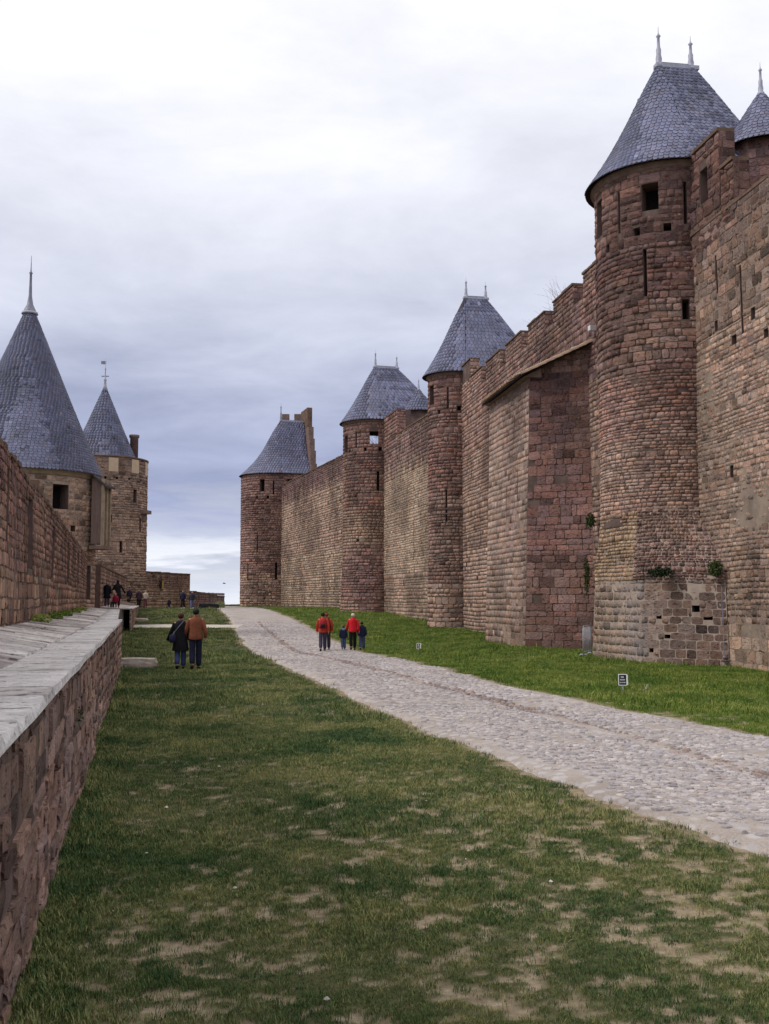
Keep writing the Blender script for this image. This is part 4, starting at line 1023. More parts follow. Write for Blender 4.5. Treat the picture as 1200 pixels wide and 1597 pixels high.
# A->B with face on the left: going from far to near the left side is +X (the terrace)
# terrace body: retaining wall (face towards the lawn) from Y=-4 to 31
cf_low = stonecol((.31, .215, .185), (.38, .28, .235), .3, None, .1, 121, .28)
def low_wall(label, Yn, Yf, xn, xf, zt_, seed, limit=300, bw=.44, bh=.16, copw=.62):
    A = (xf, Yf); B = (xn, Yn)
    f, Ln, d, n = line_surface(A, B, 0, .12, seed)
    t = thing('retaining_wall', label, 'wall', (xn, Yn, 0))
    shell(t, 'wall', f, np.linspace(0, Ln, int(Ln / .5) + 2), np.linspace(-.3, zt_ - .02, 5), [], M_MORTAR, sgn=-1)
    keep = []; rng = np.random.default_rng(seed)
    Q = lay(rng, 0, Ln, -.08, zt_ - .01, bw, bh, [], hv=.4, wv=.6)
    masonry(t, f, Q, cf_low, seed, -1, (.0, .034), .024, True, .003, keep=keep, back=-.06)
    finish(t, keep, M_STONE_NEAR, limit)
    # coping slabs
    kc = []; u = 0
    def cs(u_, v_):  # v across : 0 at outer edge
        u_, v_ = np.broadcast_arrays(np.asarray(u_, float), np.asarray(v_, float)); u_ = u_.ravel(); v_ = v_.ravel()
        xy = np.array(A) + d * u_[:, None] + n * (.05 - v_)[:, None]
        return np.concatenate([xy, np.full((len(u_), 1), zt_ + .075) + (fbm(xy, .8, 4, 2)[:, None] - .5) * .05], 1)
    rgc = np.random.default_rng(seed + 3); q = []
    while u < Ln - .05:
        w = rgc.uniform(.4, .95); w = min(w, Ln - u)
        if Ln - u - w < .3: w = Ln - u
        q.append((u, u + w, 0, copw + rgc.uniform(-.05, .05))); u += w
    Q = np.array(q)
    def cfc(P, rng):
        c = np.array((.665, .625, .61)) * (1 + (rng.random((len(P), 1)) - .5) * .10); k = (sstep(.5, .8, fbm(P, .9, 77, 4)) * .45)[:, None]
        return c + (np.array((.33, .275, .28)) - c) * k
    masonry(t, cs, Q, cfc, seed + 4, -1, (.0, .005), .007, True, .0, keep=kc, back=-.06, cull=False, flat=True)
    finish(t, kc, M_FLAG, 120, 'coping_slab', 'coping')
    return t
low_wall('low rubble wall with pale coping slabs along the left of the lawn, nearest the viewer', -4.0, 31.0, .3 - .0, -7.69, 1.35, 231)
low_wall('stretch of low rubble wall left of the crossing path', 31.3, 62.0, -7.9, -15.5, 1.35, 233, limit=120)
low_wall('short low stone wall beyond the crossing path beside the sloping slab', 62.5, 88.0, -14.9, -20.4, 1.42, 235, limit=60)
# paved terrace floor between parapet and coping
def f_ter(u, v):
    """u along Y, v 0..1 from the low wall to the parapet"""
    u, v = np.broadcast_arrays(np.asarray(u, float), np.asarray(v, float)); u = u.ravel(); v = v.ravel()
    xe = np.interp(u, [-4, 31, 31.3, 62, 64], [.3 - .5, -7.69 - .55, -7.9 - .55, -15.5 - .55, -16.0]); xp = par_x(u)
    x = xe + (xp - xe) * v
    z = 1.425 + .14 * v + (fbm(np.stack([x, u], 1), .6, 7, 3) - .5) * .06
    return np.stack([x, u, z], 1)
U, V_ = np.meshgrid(np.linspace(-4, 63, 68), np.linspace(-.02, 1.02, 6)); P = f_ter(U.ravel(), V_.ravel()); P[:, 2] -= .03; m = 68
ter = mesh_obj('terrace', P, [(j*m+i, j*m+i+1, (j+1)*m+i+1, (j+1)*m+i) for j in range(5) for i in range(67)], m_noise('terrace_grit', (.19, .15, .13), (.30, .25, .21), 3, .6, .02)); tag(ter, kind='structure')
kq = []; rng = np.random.default_rng(41); Q = []
y = -2.0
while y < 60:
    wid = float(abs(par_x(y) - np.interp(y, [-4, 31, 62], [.3 - .5, -8.24, -16.05]))); h = rng.uniform(.22, .42)
    x = 0
    while x < wid - .05:
        w = min(rng.uniform(.5, 1.2), wid - x)
        if wid - x - w < .25: w = wid - x
        if rng.random() < .93: Q.append((y, y + h, x / wid, (x + w) / wid))
        x += w
    y += h
Q = np.array(Q)
def stone_ter(Q, seed):
    n = len(Q); rg = np.random.default_rng(seed); Vs = []
    g = .014
    for (a, b) in ((0, 0), (1, 0), (1, 1), (0, 1)):
        u = np.where(a, Q[:, 1] - g, Q[:, 0] + g); v = np.where(b, Q[:, 3] - .015, Q[:, 2] + .015); p = f_ter(u + (rg.random(n) - .5) * .03, v); p[:, 2] += .004 + rg.random(n) * .02; Vs.append(p)
    for k in range(4): q = Vs[k].copy(); q[:, 2] -= .06; Vs.append(q)
    return np.stack(Vs, 1)
Vt = stone_ter(Q, 3); cen = Vt[:, :4].mean(1)
a = fbm(cen * [1, .6, 1], .9, 61)[:, None]; vfrac = ((Q[:, 2] + Q[:, 3]) / 2)[:, None]
ct = lerp(np.array((.70, .65, .62)), np.array((.30, .235, .225)), np.clip(sstep(.35, .7, a) * .55 + sstep(.35, .95, vfrac) * .5, 0, 1)) * (1 + (rng.random((len(Q), 1)) - .5) * .25)
px, py, dd = proj(cen); sc_ = np.where((px > 0) & (px < 1200) & (py < 1597), 1 / np.maximum(dd, .1) ** 3, 0); top = np.argsort(-sc_)[:200]; mk_ = np.ones(len(Q), bool); mk_[top] = False
for i in top:
    if sc_[i] > 0: mesh_obj('paving_slab', Vt[i], T_BOX, M_FLAG, ter, cols=np.repeat(ct[i][None], 8, 0), origin='center')
    else: mk_[i] = True
o = big_mesh('paving', Vt[mk_], T_BOX, M_FLAG, ter, ct[mk_]); o['kind'] = 'stuff'
# raised stone step beyond the terrace
st = thing('stone_ramp', 'pale sloping stone slab beside the people at the terrace end', 'ramp', (-19, 78, 1))
V = [(-15.6, 63.5, 1.46), (-20.5, 86, 1.5), (-22.4, 86, 1.75), (-17.6, 63.5, 1.62)]; V += [(x, y, -.3) for x, y, z in V]
mesh_obj('slab', V, [(0, 1, 2, 3), (0, 4, 5, 1), (1, 5, 6, 2), (2, 6, 7, 3), (3, 7, 4, 0)], m_noise('pale_slab_stone', (.40, .35, .32), (.56, .50, .46), 2), st)
mesh_obj('kerb', [(-21.3, 86, 1.0), (-20.6, 88.5, 1.0), (-20.6, 88.9, 1.0), (-23.5, 88.9, 1.0), (-22.6, 86, 2.2), (-20.8, 88.5, 1.6), (-20.8, 88.9, 1.6), (-23.5, 88.9, 2.3)], [(0, 1, 5, 4), (4, 5, 6, 7), (1, 2, 6, 5)], M_CORNICE, st)

# second stretch of parapet, between the two left towers, and the outer wall beyond
curtain('parapet_wall', 'low dark parapet wall between the two round towers on the left', (-24.6, 101), (-16.9, 63.0), 0.3, 4.0, [], [(.8, 4.0, .45, .25, stonecol((.26, .17, .14), (.32, .22, .18), .4, None, .1, 131, .26), (.0, .06), .035, .015, True)], 241, thick=.7, limit=100)
oh = [hU(1.5 + k * 2.3, 3.7, 4.6, .14, 'arrow_slit') for k in range(5)]
curtain('outer_wall', 'far outer wall right of the smaller cone-roofed tower, highest of the stepped stretches', (-22.4, 122), (-25.2, 107), -1.0, 4.85, oh, [(0.4, 3.2, .5, .26, stonecol((.32, .23, .17), (.36, .27, .2), .3, None, .05, 141, .24), (.0, .05), .04, .01, True), (3.2, 4.85, .45, .25, stonecol((.24, .155, .135), (.28, .19, .16), .4, None, .05, 142, .26), (.0, .05), .04, .01, True)], 243, thick=.7, limit=60)
A_, B_ = (-22.6, 150), (-22.3, 123.0)
f_, Lo = None, 27
mo = [(i * 3.4 + .15, min(i * 3.4 + 3.2, 27), 2.35 + .08 * i) for i in range(8)]
curtain('outer_wall', 'distant crenellated outer wall stepping down towards the horizon', A_, B_, -4, 1.75, [], [(-.4, 2.9, .5, .28, stonecol((.24, .155, .145), (.28, .19, .17), .4, None, .05, 151, .24), (.0, .05), .04, .01, True)], 245, thick=.7, merlons=mo, limit=40)
curtain('outer_wall', 'farthest lowest scrap of outer wall touching the last tower', (-22.0, 176), (-23.2, 151), -5, 1.15, [], [(-2, 1.15, .6, .3, stonecol((.24, .155, .145), (.28, .19, .17), .4, None, .05, 152, .2), (.0, .05), .04, .01, False)], 247, thick=.7, limit=20)
# yellow notice board / lichened niche on the outer wall
nb_ = thing('wall_niche', 'yellowish weathered stone niche set in the far outer wall', 'niche', (-23.9, 113.5, 3))
box('niche_back', (-23.75, 113.6, 3.15), (.16, 1.0, .95), m_noise('ochre_stone', (.42, .27, .09), (.55, .38, .14), 6), nb_, .18); box('niche_cap', (-23.75, 113.6, 4.1), (.22, 1.2, .12), M_CAP, nb_, .18)

# ------------------------------------------------------------------ left round tower (large cone)
CL = (-20.5, 60.0); rL = 3.95
def angL(px, Yg=57): return px
def ring_surface(C, r):
    def f(u, v):
        u, v = np.broadcast_arrays(np.asarray(u, float), np.asarray(v, float)); u = u.ravel(); v = v.ravel(); a = u / r - np.pi / 2
        return np.stack([C[0] + r * np.cos(a), C[1] + r * np.sin(a), v], 1)
    return f
fL = ring_surface(CL, rL)
def aw(r, deg, z0, z1, w): u = math.radians(deg) * r; return (u - w / 2, u + w / 2, z0, z1)
hL = [(*aw(rL, 47, 6.9, 8.25, .95), 'window', .9), (*aw(rL, 59, 5.7, 6.05, .35), 'putlog_hole', .4), (*aw(rL, 82, 2.0, 3.9, .5), 'arrow_slit', .4)]
tl = thing('round_tower', 'round tower on the left with the tallest conical slate roof and a square window', 'tower', (CL[0], CL[1], 0))
shell(tl, 'wall', fL, np.linspace(-math.pi * rL, math.pi * rL, 65), np.linspace(-1, 8.85, 6), [h[:4] for h in hL], M_MORTAR_L, sgn=1)
for h in hL: recess(tl, fL, h[:4], 1, h[5], h[4])
kl = []; rng = np.random.default_rng(61)
Q = lay(rng, -.3 * rL, 2.3 * rL, 6.6, 8.85, .55, .30, [h[:4] for h in hL], hv=.08, wv=.25)
masonry(tl, fL, Q, stonecol((.40, .295, .235), (.44, .33, .26), .1, None, 0, 161, .12), 501, 1, (.02, .04), .03, True, .02, keep=kl)
Q = lay(rng, -.3 * rL, 2.3 * rL, 1.0, 6.6, .46, .27, [h[:4] for h in hL], hv=.15)
masonry(tl, fL, Q, stonecol((.36, .26, .205), (.41, .30, .235), .2, None, .05, 162, .17), 502, 1, (.005, .045), .028, True, .012, keep=kl)
finish(tl, kl, M_STONE)
lathe('cornice', [(rL, 8.72), (rL + .10, 8.80), (rL + .12, 8.90), (rL + .22, 8.98), (rL + .22, 9.06)], CL, M_CORNICE_T, tl, 64)
pL = DPlan(CL, (1, 0), 1)
rl = slate_roof(tl, None, pL, 4.3, 0, 0, 0, 9.0, 19.0, .03, .22, .17, 19, cone=True, base=(.138, .142, .222))
lathe('finial', [(.40, 18.5), (.36, 18.62), (.18, 19.0), (.10, 19.5), (.075, 20.2), (.065, 20.8), (.11, 20.86), (.05, 20.95), (.03, 21.1), (.015, 21.9)], CL, M_LEAD_D, rl, 14)
lathe('roof_flashing', [(.47, 18.42), (.45, 18.55)], CL, M_LEAD, rl, 16)
# projecting shuttered bay on its right flank
bx_ = CL[0] + math.cos(R(-32)) * rL; by_ = CL[1] + math.sin(R(-32)) * rL
def bay(z0, z1):
    out = R(-20); return out
M_WOOD = m_noise('weathered_timber', (.15, .10, .085), (.22, .155, .13), 4, stretch=(3, 3, .5))
BA = R(-6)
bay_c = (CL[0] + 4.45 * math.cos(BA), CL[1] + 4.45 * math.sin(BA))
box('bay_panel', (bay_c[0], bay_c[1], 5.1), (.6, 1.0, 3.7), M_WOOD, tl, BA)
for s in (-.5, 0, .5):
    box('bay_post', (bay_c[0] + .37 * math.cos(BA) - s * math.sin(BA), bay_c[1] + .37 * math.sin(BA) + s * math.cos(BA), 5.0), (.16, .16, 3.75), M_CORNICE_T, tl, BA)
box('bay_sill', (bay_c[0] + .12, bay_c[1] - .06, 4.8), (.85, 1.3, .2), M_CORNICE, tl, BA)
v0 = np.array((bay_c[0], bay_c[1])); e1 = np.array((math.cos(BA), math.sin(BA))); e2 = np.array((-e1[1], e1[0]))
V = [(*(v0 + e1 * -.3 - e2 * .7), 9.1), (*(v0 + e1 * -.3 + e2 * .7), 9.1), (*(v0 + e1 * .62 + e2 * .7), 8.35), (*(v0 + e1 * .62 - e2 * .7), 8.35)]; V += [(x, y, z - .12) for x, y, z in V]
mesh_obj('bay_roof', V, [(0, 3, 2, 1), (4, 5, 6, 7), (3, 7, 6, 2), (0, 4, 7, 3), (2, 6, 5, 1)], M_UNDER, tl)

# ------------------------------------------------------------------ far left tower with battlement and small cone
CF = (-28.1, 105.0); rF = 4.35; fF = ring_surface(CF, rF)
def adeg(px, Y=102): # angle on the drum for an image column
    x = (px - 600) / 1650 * Y; return math.degrees(math.asin(max(-1, min(1, (x - CF[0]) / rF))))
hF = []
for px_, z0, z1, w in ((176, 9.4, 10.1, .22), (190, 6.5, 7.6, .28), (206, 11.4, 12.7, .45), (212, 8.6, 10.0, .3), (181, 3.9, 4.15, .5)): hF.append((*aw(rF, adeg(px_), z0, z1, w), 'arrow_slit', .5))
for px_ in (167, 183, 199, 212, 222): hF.append((*aw(rF, adeg(px_), 13.55, 13.8, .22), 'putlog_hole', .35))
tf = thing('round_tower', 'smaller distant round tower with battlements, weathervane cone and blocked crenels', 'tower', (CF[0], CF[1], 0))
shell(tf, 'wall', fF, np.linspace(-math.pi * rF, math.pi * rF, 61), np.linspace(-2, 15.75, 6), [h[:4] for h in hF], M_MORTAR_T, sgn=1)
for h in hF: recess(tf, fF, h[:4], 1, h[5], h[4])
panels = [(*aw(rF, adeg(a), 14.3, 15.62, w), ) for a, w in ((178, 1.0), (206, 1.05), (222, 1.15))]
kf = []; rng = np.random.default_rng(71)
Q = lay(rng, -1.2 * rF, 1.75 * rF, .8, 13.2, .44, .24, [h[:4] for h in hF])
masonry(tf, fF, Q, stonecol((.33, .24, .19), (.39, .285, .225), .28, None, .03, 171, .24), 511, 1, (.0, .05), .035, True, .01, keep=kf)
Q = lay(rng, -1.2 * rF, 1.75 * rF, 13.2, 15.7, .5, .28, [h[:4] for h in hF] + panels)
masonry(tf, fF, Q, stonecol((.25, .18, .15), (.30, .21, .17), .35, None, 0, 172, .2), 512, 1, (.0, .05), .035, True, .01, keep=kf)
finish(tf, kf, M_STONE, 300)
M_PANEL = m_noise('pale_shutter', (.50, .37, .25), (.58, .44, .31), 3)
for p in panels:
    u = np.linspace(p[0] + .04, p[1] - .04, 5); rr = rF + .03; an = u / rF - np.pi / 2; V = []
    for z in (p[2], p[3]): V += [(CF[0] + rr * math.cos(x), CF[1] + rr * math.sin(x), z) for x in an]
    for z in (p[2], p[3]): V += [(CF[0] + (rr - .03) * math.cos(x), CF[1] + (rr - .03) * math.sin(x), z) for x in an]
    F = [(i, i + 1, i + 6, i + 5) for i in range(4)] + [(5 + i, 6 + i, 16 + i, 15 + i) for i in range(4)] + [(0, 5, 15, 10), (4, 14, 19, 9)]
    mesh_obj('crenel_shutter', V, F, M_PANEL, tf)
lathe('battlement_cap', [(rF + .06, 15.7), (rF + .08, 15.85), (rF - .5, 15.95), (rF - .6, 15.0)], CF, M_CAP, tf, 48)
pF = DPlan(CF, (1, 0), 1)
rfF = slate_roof(tf, None, pF, 3.35, 0, 0, 0, 15.7, 23.3, .03, .32, .30, 23, cone=True, limit=60, base=(.145, .150, .230))
lathe('finial', [(.3, 22.9), (.16, 23.4), (.1, 23.9), (.16, 24.0), (.09, 24.15), (.04, 25.0), (.09, 25.1), (.03, 25.25), (.02, 26.2)], CF, M_LEAD, rfF, 10)
box('finial_arm', (CF[0], CF[1], 24.35), (.75, .07, .09), M_LEAD_D, rfF)
mesh_obj('weathervane', [(CF[0] - .45, CF[1], 25.95), (CF[0] + .05, CF[1], 25.95), (CF[0] + .05, CF[1], 25.6), (CF[0] - .45, CF[1], 25.65)] + [(CF[0] - .45, CF[1] + .03, 25.95), (CF[0] + .05, CF[1] + .03, 25.95), (CF[0] + .05, CF[1] + .03, 25.6), (CF[0] - .45, CF[1] + .03, 25.65)], [(0, 1, 2, 3), (7, 6, 5, 4), (0, 4, 5, 1), (1, 5, 6, 2), (2, 6, 7, 3), (3, 7, 4, 0)], M_LEAD_D, rfF)
lathe('chimney', [(.42, 15), (.42, 18.3), (.52, 18.35), (.52, 18.6)], (CF[0] + 2.75, CF[1] + 1.2), M_CORNICE, tf, 10)
ax = R(adeg(226)) - math.pi / 2
box('corbelled_box', (CF[0] + (rF + .2) * math.cos(R(-12)), CF[1] + (rF + .2) * math.sin(R(-12)), 10.4), (.9, 1.1, .35), M_CORNICE, tf, R(-12))
box('corbel', (CF[0] + (rF + .05) * math.cos(R(-12)), CF[1] + (rF + .05) * math.sin(R(-12)), 9.7), (.5, .6, .7), M_CORNICE, tf, R(-12))

# ------------------------------------------------------------------ loose stones on the lawn
def rock(name, label, cat, c, size, seed, mat, flat=.5, rz=0):
    rng = np.random.default_rng(seed); bm = bmesh.new(); bmesh.ops.create_cube(bm, size=1)
    bmesh.ops.subdivide_edges(bm, edges=bm.edges, cuts=4, use_grid_fill=True)
    co = np.array([v.co[:] for v in bm.verts]); nrm = co / np.linalg.norm(co, axis=1, keepdims=True)
    co = co * .72 + nrm * .5 * .45; co += nrm * (fbm(nrm * 1.7 + seed, 1.4, seed)[:, None] - .5) * .16
    F = [[v.index for v in f.verts] for f in bm.faces]; bm.free()
    co = co * size; cz, sz = math.cos(rz), math.sin(rz); co = co @ np.array([[cz, sz, 0], [-sz, cz, 0], [0, 0, 1]])
    co += np.array(c) + np.array([0, 0, size[2] * .3])
    o = mesh_obj(name, co, F, mat, smooth=False, origin='base'); return tag(o, label, cat)
M_SLAB = m_noise('pale_weathered_slab', (.34, .27, .23), (.52, .44, .38), 5, .6, .01)
rock('stone_slab', 'long flat stone slab lying in the grass near the low wall', 'slab', (-7.35, 31.4, float(gz(-7.35, 31.4))), (1.15, .6, .34), 3, M_SLAB, rz=.08)
rock('stone_slab', 'smaller flat slab just past the crossing path by the low wall', 'slab', (-17.4, 74.5, float(gz(-17.4, 74.5))), (1.5, .7, .3), 4, M_SLAB)
M_BLK = m_noise('black_fabric', (.012, .012, .016), (.03, .028, .034), 8)
rock('bag', 'rounded dark bag lying at the crest, larger of the two', 'bag', (-17.2, 101.5, float(gz(-17.2, 101.5))), (.95, .6, .55), 6, M_BLK)
rock('bag', 'dark bag at the crest, the smaller one nearest the road', 'bag', (-16.35, 101.8, float(gz(-16.35, 101.8))), (.8, .5, .5), 7, M_BLK)

# ------------------------------------------------------------------ plants
def mf_leaf(name, c1, c2, c3):
    def f(t, b):
        oi = N(t, 'ShaderNodeObjectInfo'); p = geo(t); n = noise(t, p, .55, 4, .6)
        k = mth(t, 'ADD', mth(t, 'MULTIPLY', oi.outputs['Random'], .5), mth(t, 'MULTIPLY_ADD', n, 1.5, -.46))
        L(t, ramp(t, k, [(.2, c1), (.5, c2), (.8, c3)]), b.inputs['Base Color'])
    return material(name, f, .75, .25)
M_GRASS_L = mf_leaf('trodden_grass', (.030, .074, .024), (.090, .140, .040), (.31, .29, .115))
M_GRASS_R = mf_leaf('fresh_grass', (.050, .108, .014), (.12, .185, .022), (.27, .29, .07))
M_WEED = mf_leaf('dark_weed', (.018, .032, .012), (.04, .065, .02), (.08, .11, .03))
def tuft(name, n, h, spread, w, mat, seed, lean=.5):
    rng = np.random.default_rng(seed); V = []; F = []
    for i in range(n):
        a = rng.uniform(0, 6.28); r = spread * math.sqrt(rng.random()); x, y = r * math.cos(a), r * math.sin(a)
        b = rng.uniform(0, 6.28); hh = h * rng.uniform(.45, 1.1); l = lean * hh * rng.uniform(.2, 1.3); dx, dy = math.cos(b), math.sin(b); px, py = -dy * w / 2, dx * w / 2; o = len(V)
        V += [(x - px, y - py, -.01), (x + px, y + py, -.01), (x + dx * l * .4 + px * .8, y + dy * l * .4 + py * .8, hh * .6), (x + dx * l * .4 - px * .8, y + dy * l * .4 - py * .8, hh * .6), (x + dx * l, y + dy * l, hh)]
        F += [(o, o + 1, o + 2, o + 3), (o + 3, o + 2, o + 4)]
    me = bpy.data.meshes.new(name); me.from_pydata(V, [], F); me.materials.append(mat); me.update()
    return bpy.data.objects.new(name, me)
def scatter(name, pts, scl, tufts, seed):
    rng = np.random.default_rng(seed); n = len(pts)
    me = bpy.data.meshes.new(name); me.vertices.add(n); me.vertices.foreach_set('co', pts.astype(np.float32).ravel())
    a = me.attributes.new('scl', 'FLOAT', 'POINT'); a.data.foreach_set('value', scl.astype(np.float32))
    rt_ = np.zeros((n, 3), np.float32); rt_[:, 2] = rng.uniform(0, 6.28, n); rt_[:, 0] = rng.normal(0, .12, n); rt_[:, 1] = rng.normal(0, .12, n)
    a = me.attributes.new('rot', 'FLOAT_VECTOR', 'POINT'); a.data.foreach_set('vector', rt_.ravel())
    a = me.attributes.new('idx', 'INT', 'POINT'); a.data.foreach_set('value', rng.integers(0, len(tufts), n).astype(np.int32))
    o = bpy.data.objects.new(name, me); link(o); o['kind'] = 'stuff'
    g = bpy.data.node_groups.new(name + '_nodes', 'GeometryNodeTree')
    g.interface.new_socket('Geometry', in_out='INPUT', socket_type='NodeSocketGeometry'); g.interface.new_socket('Geometry', in_out='OUTPUT', socket_type='NodeSocketGeometry')
    gi = g.nodes.new('NodeGroupInput'); go = g.nodes.new('NodeGroupOutput'); ip_ = g.nodes.new('GeometryNodeInstanceOnPoints'); jn = g.nodes.new('GeometryNodeJoinGeometry')
    for t in reversed(tufts):
        oi = g.nodes.new('GeometryNodeObjectInfo'); oi.inputs['Object'].default_value = t; oi.inputs['As Instance'].default_value = True; g.links.new(oi.outputs['Geometry'], jn.inputs[0])
    def na(nm, ty):
        q = g.nodes.new('GeometryNodeInputNamedAttribute'); q.data_type = ty; q.inputs['Name'].default_value = nm; return q.outputs['Attribute']
    g.links.new(gi.outputs[0], ip_.inputs['Points']); g.links.new(jn.outputs[0], ip_.inputs['Instance']); ip_.inputs['Pick Instance'].default_value = True
    g.links.new(na('idx', 'INT'), ip_.inputs['Instance Index']); g.links.new(na('rot', 'FLOAT_VECTOR'), ip_.inputs['Rotation']); g.links.new(na('scl', 'FLOAT'), ip_.inputs['Scale'])
    g.links.new(ip_.outputs[0], go.inputs[0])
    m = o.modifiers.new('scatter', 'NODES'); m.node_group = g
    return o
def grass():
    rng = np.random.default_rng(8)
    def cand(n, ya, yb):
        Y = np.sqrt(rng.uniform(ya ** 2, yb ** 2, n)); X = rng.uniform(-.41, .41, n) * Y; return X, Y
    parts = []
    for n, ya, yb, s in ((52000, 3.6, 9, .62), (60000, 9, 18, .85), (46000, 18, 34, 1.25), (46000, 34, 75, 2.0), (18000, 75, 106, 2.6)):
        X, Y = cand(n, ya, yb); parts.append(np.stack([X, Y, np.full(n, s)], 1))
    P = np.concatenate(parts); X, Y, s = P.T
    ri = road_in(X, Y); bmk = bare_mask(X, Y)
    ok = (ri < .08) & (rng.random(len(X)) > np.clip(bmk * 1.25, 0, .97)) & (X > terr_edge(Y) + .05)
    ok &= ~((Y > 67.3) & (Y < 71.4) & (X < road_l(Y)))
    wallx = np.where(Y < 69, 9.65 - .15 * (Y - 36), 4.73 - .235 * (Y - 69)); ok &= X < wallx - .05
    ok &= ~((X > 4.8) & (Y > 44.3) & (Y < 51.3) & (X > 5.86 - (Y - 44.3) * .15)); ok &= np.hypot(X - C1[0], Y - C1[1]) > 2.6
    ok &= ~((X > 7.3 + (PA[1] - Y) * .18) & (Y > 31) & (Y < 37.5) & (Y > 33.42 - (X - 8.03) * .69))
    X, Y, s = X[ok], Y[ok], s[ok]; right = X > road_r(Y)
    thick = fbm(np.stack([X, Y], 1), .55, 71, 3)
    sc_ = s * (.30 + 1.15 * thick) * rng.uniform(.6, 1.3, len(X))
    sc_ = sc_ * np.where(rng.random(len(X)) < .03, 1.7, 1)
    # longer grass along walls
    nearw = np.clip(1 - np.abs(X - terr_edge(Y)) / .5, 0, 1); sc_ *= 1 + nearw * .9
    wx2 = wallx[ok]; dw = np.minimum(wx2 - X, np.abs(np.hypot(X - C1[0], Y - C1[1]) - 3.4)); sc_ *= 1 + .9 * (rng.random(len(X)) ** 2) * (1 - sstep(.1, .55, dw))
    Z = gz(X, Y) - .004
    for nm, mask, mat, sd_ in (('lawn_grass', ~right, M_GRASS_L, 1), ('verge_grass', right, M_GRASS_R, 2)):
        tf_ = [tuft(nm + '_tuft', 15, .052, .085, .0065, mat, sd_ * 10 + k, .8) for k in range(4)]
        scatter(nm, np.stack([X, Y, Z], 1)[mask], sc_[mask], tf_, sd_)
grass()
# crumbs of pale stone and litter in the lawn
def pebbles():
    rng = np.random.default_rng(19); n = 70; Y = np.sqrt(rng.uniform(16, 900, n)); X = rng.uniform(-.36, .36, n) * Y; ok = (X > terr_edge(Y) + .3) & (X < 8); X, Y = X[ok], Y[ok]; n = len(X)
    s = rng.uniform(.007, .016, n) * (1 + Y / 30); Z = gz(X, Y) + s * .4 + .01
    base = np.array([(1, 0, 0), (.3, .9, 0), (-.8, .6, 0), (-.8, -.6, 0), (.3, -1, 0), (.1, 0, .7)])
    V = np.stack([X, Y, Z], 1)[:, None] + base[None] * s[:, None, None] * rng.uniform(.6, 1.3, (n, 6, 1))
    T_ = [(i, (i + 1) % 5, 5) for i in range(5)]; col = np.array((.52, .48, .42)) * rng.uniform(.6, 1.2, (n, 1))
    o = big_mesh('loose_pebbles', V, T_, M_STONE, None, col); o['kind'] = 'stuff'
pebbles()
def shrub(name, label, c, r, n, leaf, seed, mat=None, cat='plant', stems=3, group=None):
    rng = np.random.default_rng(seed); t = thing(name, label, cat, tuple(c), group=group); V = []; F = []; c = np.array(c, float)
    for i in range(n):
        d = rng.normal(0, 1, 3); d /= np.linalg.norm(d); p = c + d * np.array(r) * rng.uniform(.2, 1) ** .6 + np.array([0, 0, r[2] * .8]); a = rng.normal(0, 1, 3); a /= np.linalg.norm(a); b = np.cross(a, rng.normal(0, 1, 3)); b /= np.linalg.norm(b)
        s = leaf * rng.uniform(.6, 1.4); o = len(V); V += [p - a * s, p + b * s * .45, p + a * s, p - b * s * .45]; F.append((o, o + 1, o + 2, o + 3))
    o_ = mesh_obj('leaves', V, F, mat or M_WEED, t); o_['kind'] = 'stuff'
    lst = [tube([c, c + np.array([rng.uniform(-.5, .5) * r[0], rng.uniform(-.5, .5) * r[1], r[2] * 1.3])], [.012, .005], 5) for _ in range(stems)]
    v, f = join_vf(lst); mesh_obj('stems', v, f, M_WOOD, t)
    return t
shrub('wall_shrub', 'dark green clump growing on the ledge of the tower foot, left one', (8.55, 32.75, 2.72), (.42, .2, .16), 420, .05, 1)
shrub('wall_shrub', 'dark round clump on the ledge of the tower foot near the right wall', (9.95, 31.9, 2.75), (.22, .2, .24), 380, .05, 2)
shrub('wall_shrub', 'dark ivy tuft in the corner between buttress and largest tower, upper one', (8.3, 42.55, 4.9), (.2, .2, .32), 300, .06, 3)
shrub('wall_shrub', 'long dark ivy streak low in the corner between buttress and largest tower', (8.15, 42.7, 2.3), (.13, .13, .8), 420, .05, 4)
for i, (x, y) in enumerate(((par_x(21.5) + .22, 21.5), (par_x(26) + .25, 26), (par_x(30) + .3, 30), (par_x(37) + .3, 37), (par_x(44) + .3, 44))):
    shrub('weed', ['tuft of weeds at the parapet foot, nearest the viewer', 'low green weeds at the parapet foot, second from the viewer', 'spreading weeds where parapet meets paving, middle clump', 'weed clump at the parapet foot, second from the far end', 'farthest weed clump at the parapet foot'][i], (x, y, 1.5), (.16, .5, .12), 260, .045, 20 + i, M_GRASS_R)
shrub('weed', 'small weeds sprouting from the near face of the low wall', (-2.98, 10.4, .8), (.05, .12, .1), 70, .02, 31, M_WEED)
shrub('shrub', 'pale green bushy plant at the far crest beside the road', (-16.6, 107, 1.1), (.62, .4, .42), 500, .09, 33, mf_leaf('pale_foliage', (.16, .2, .06), (.26, .31, .12), (.38, .42, .2)))

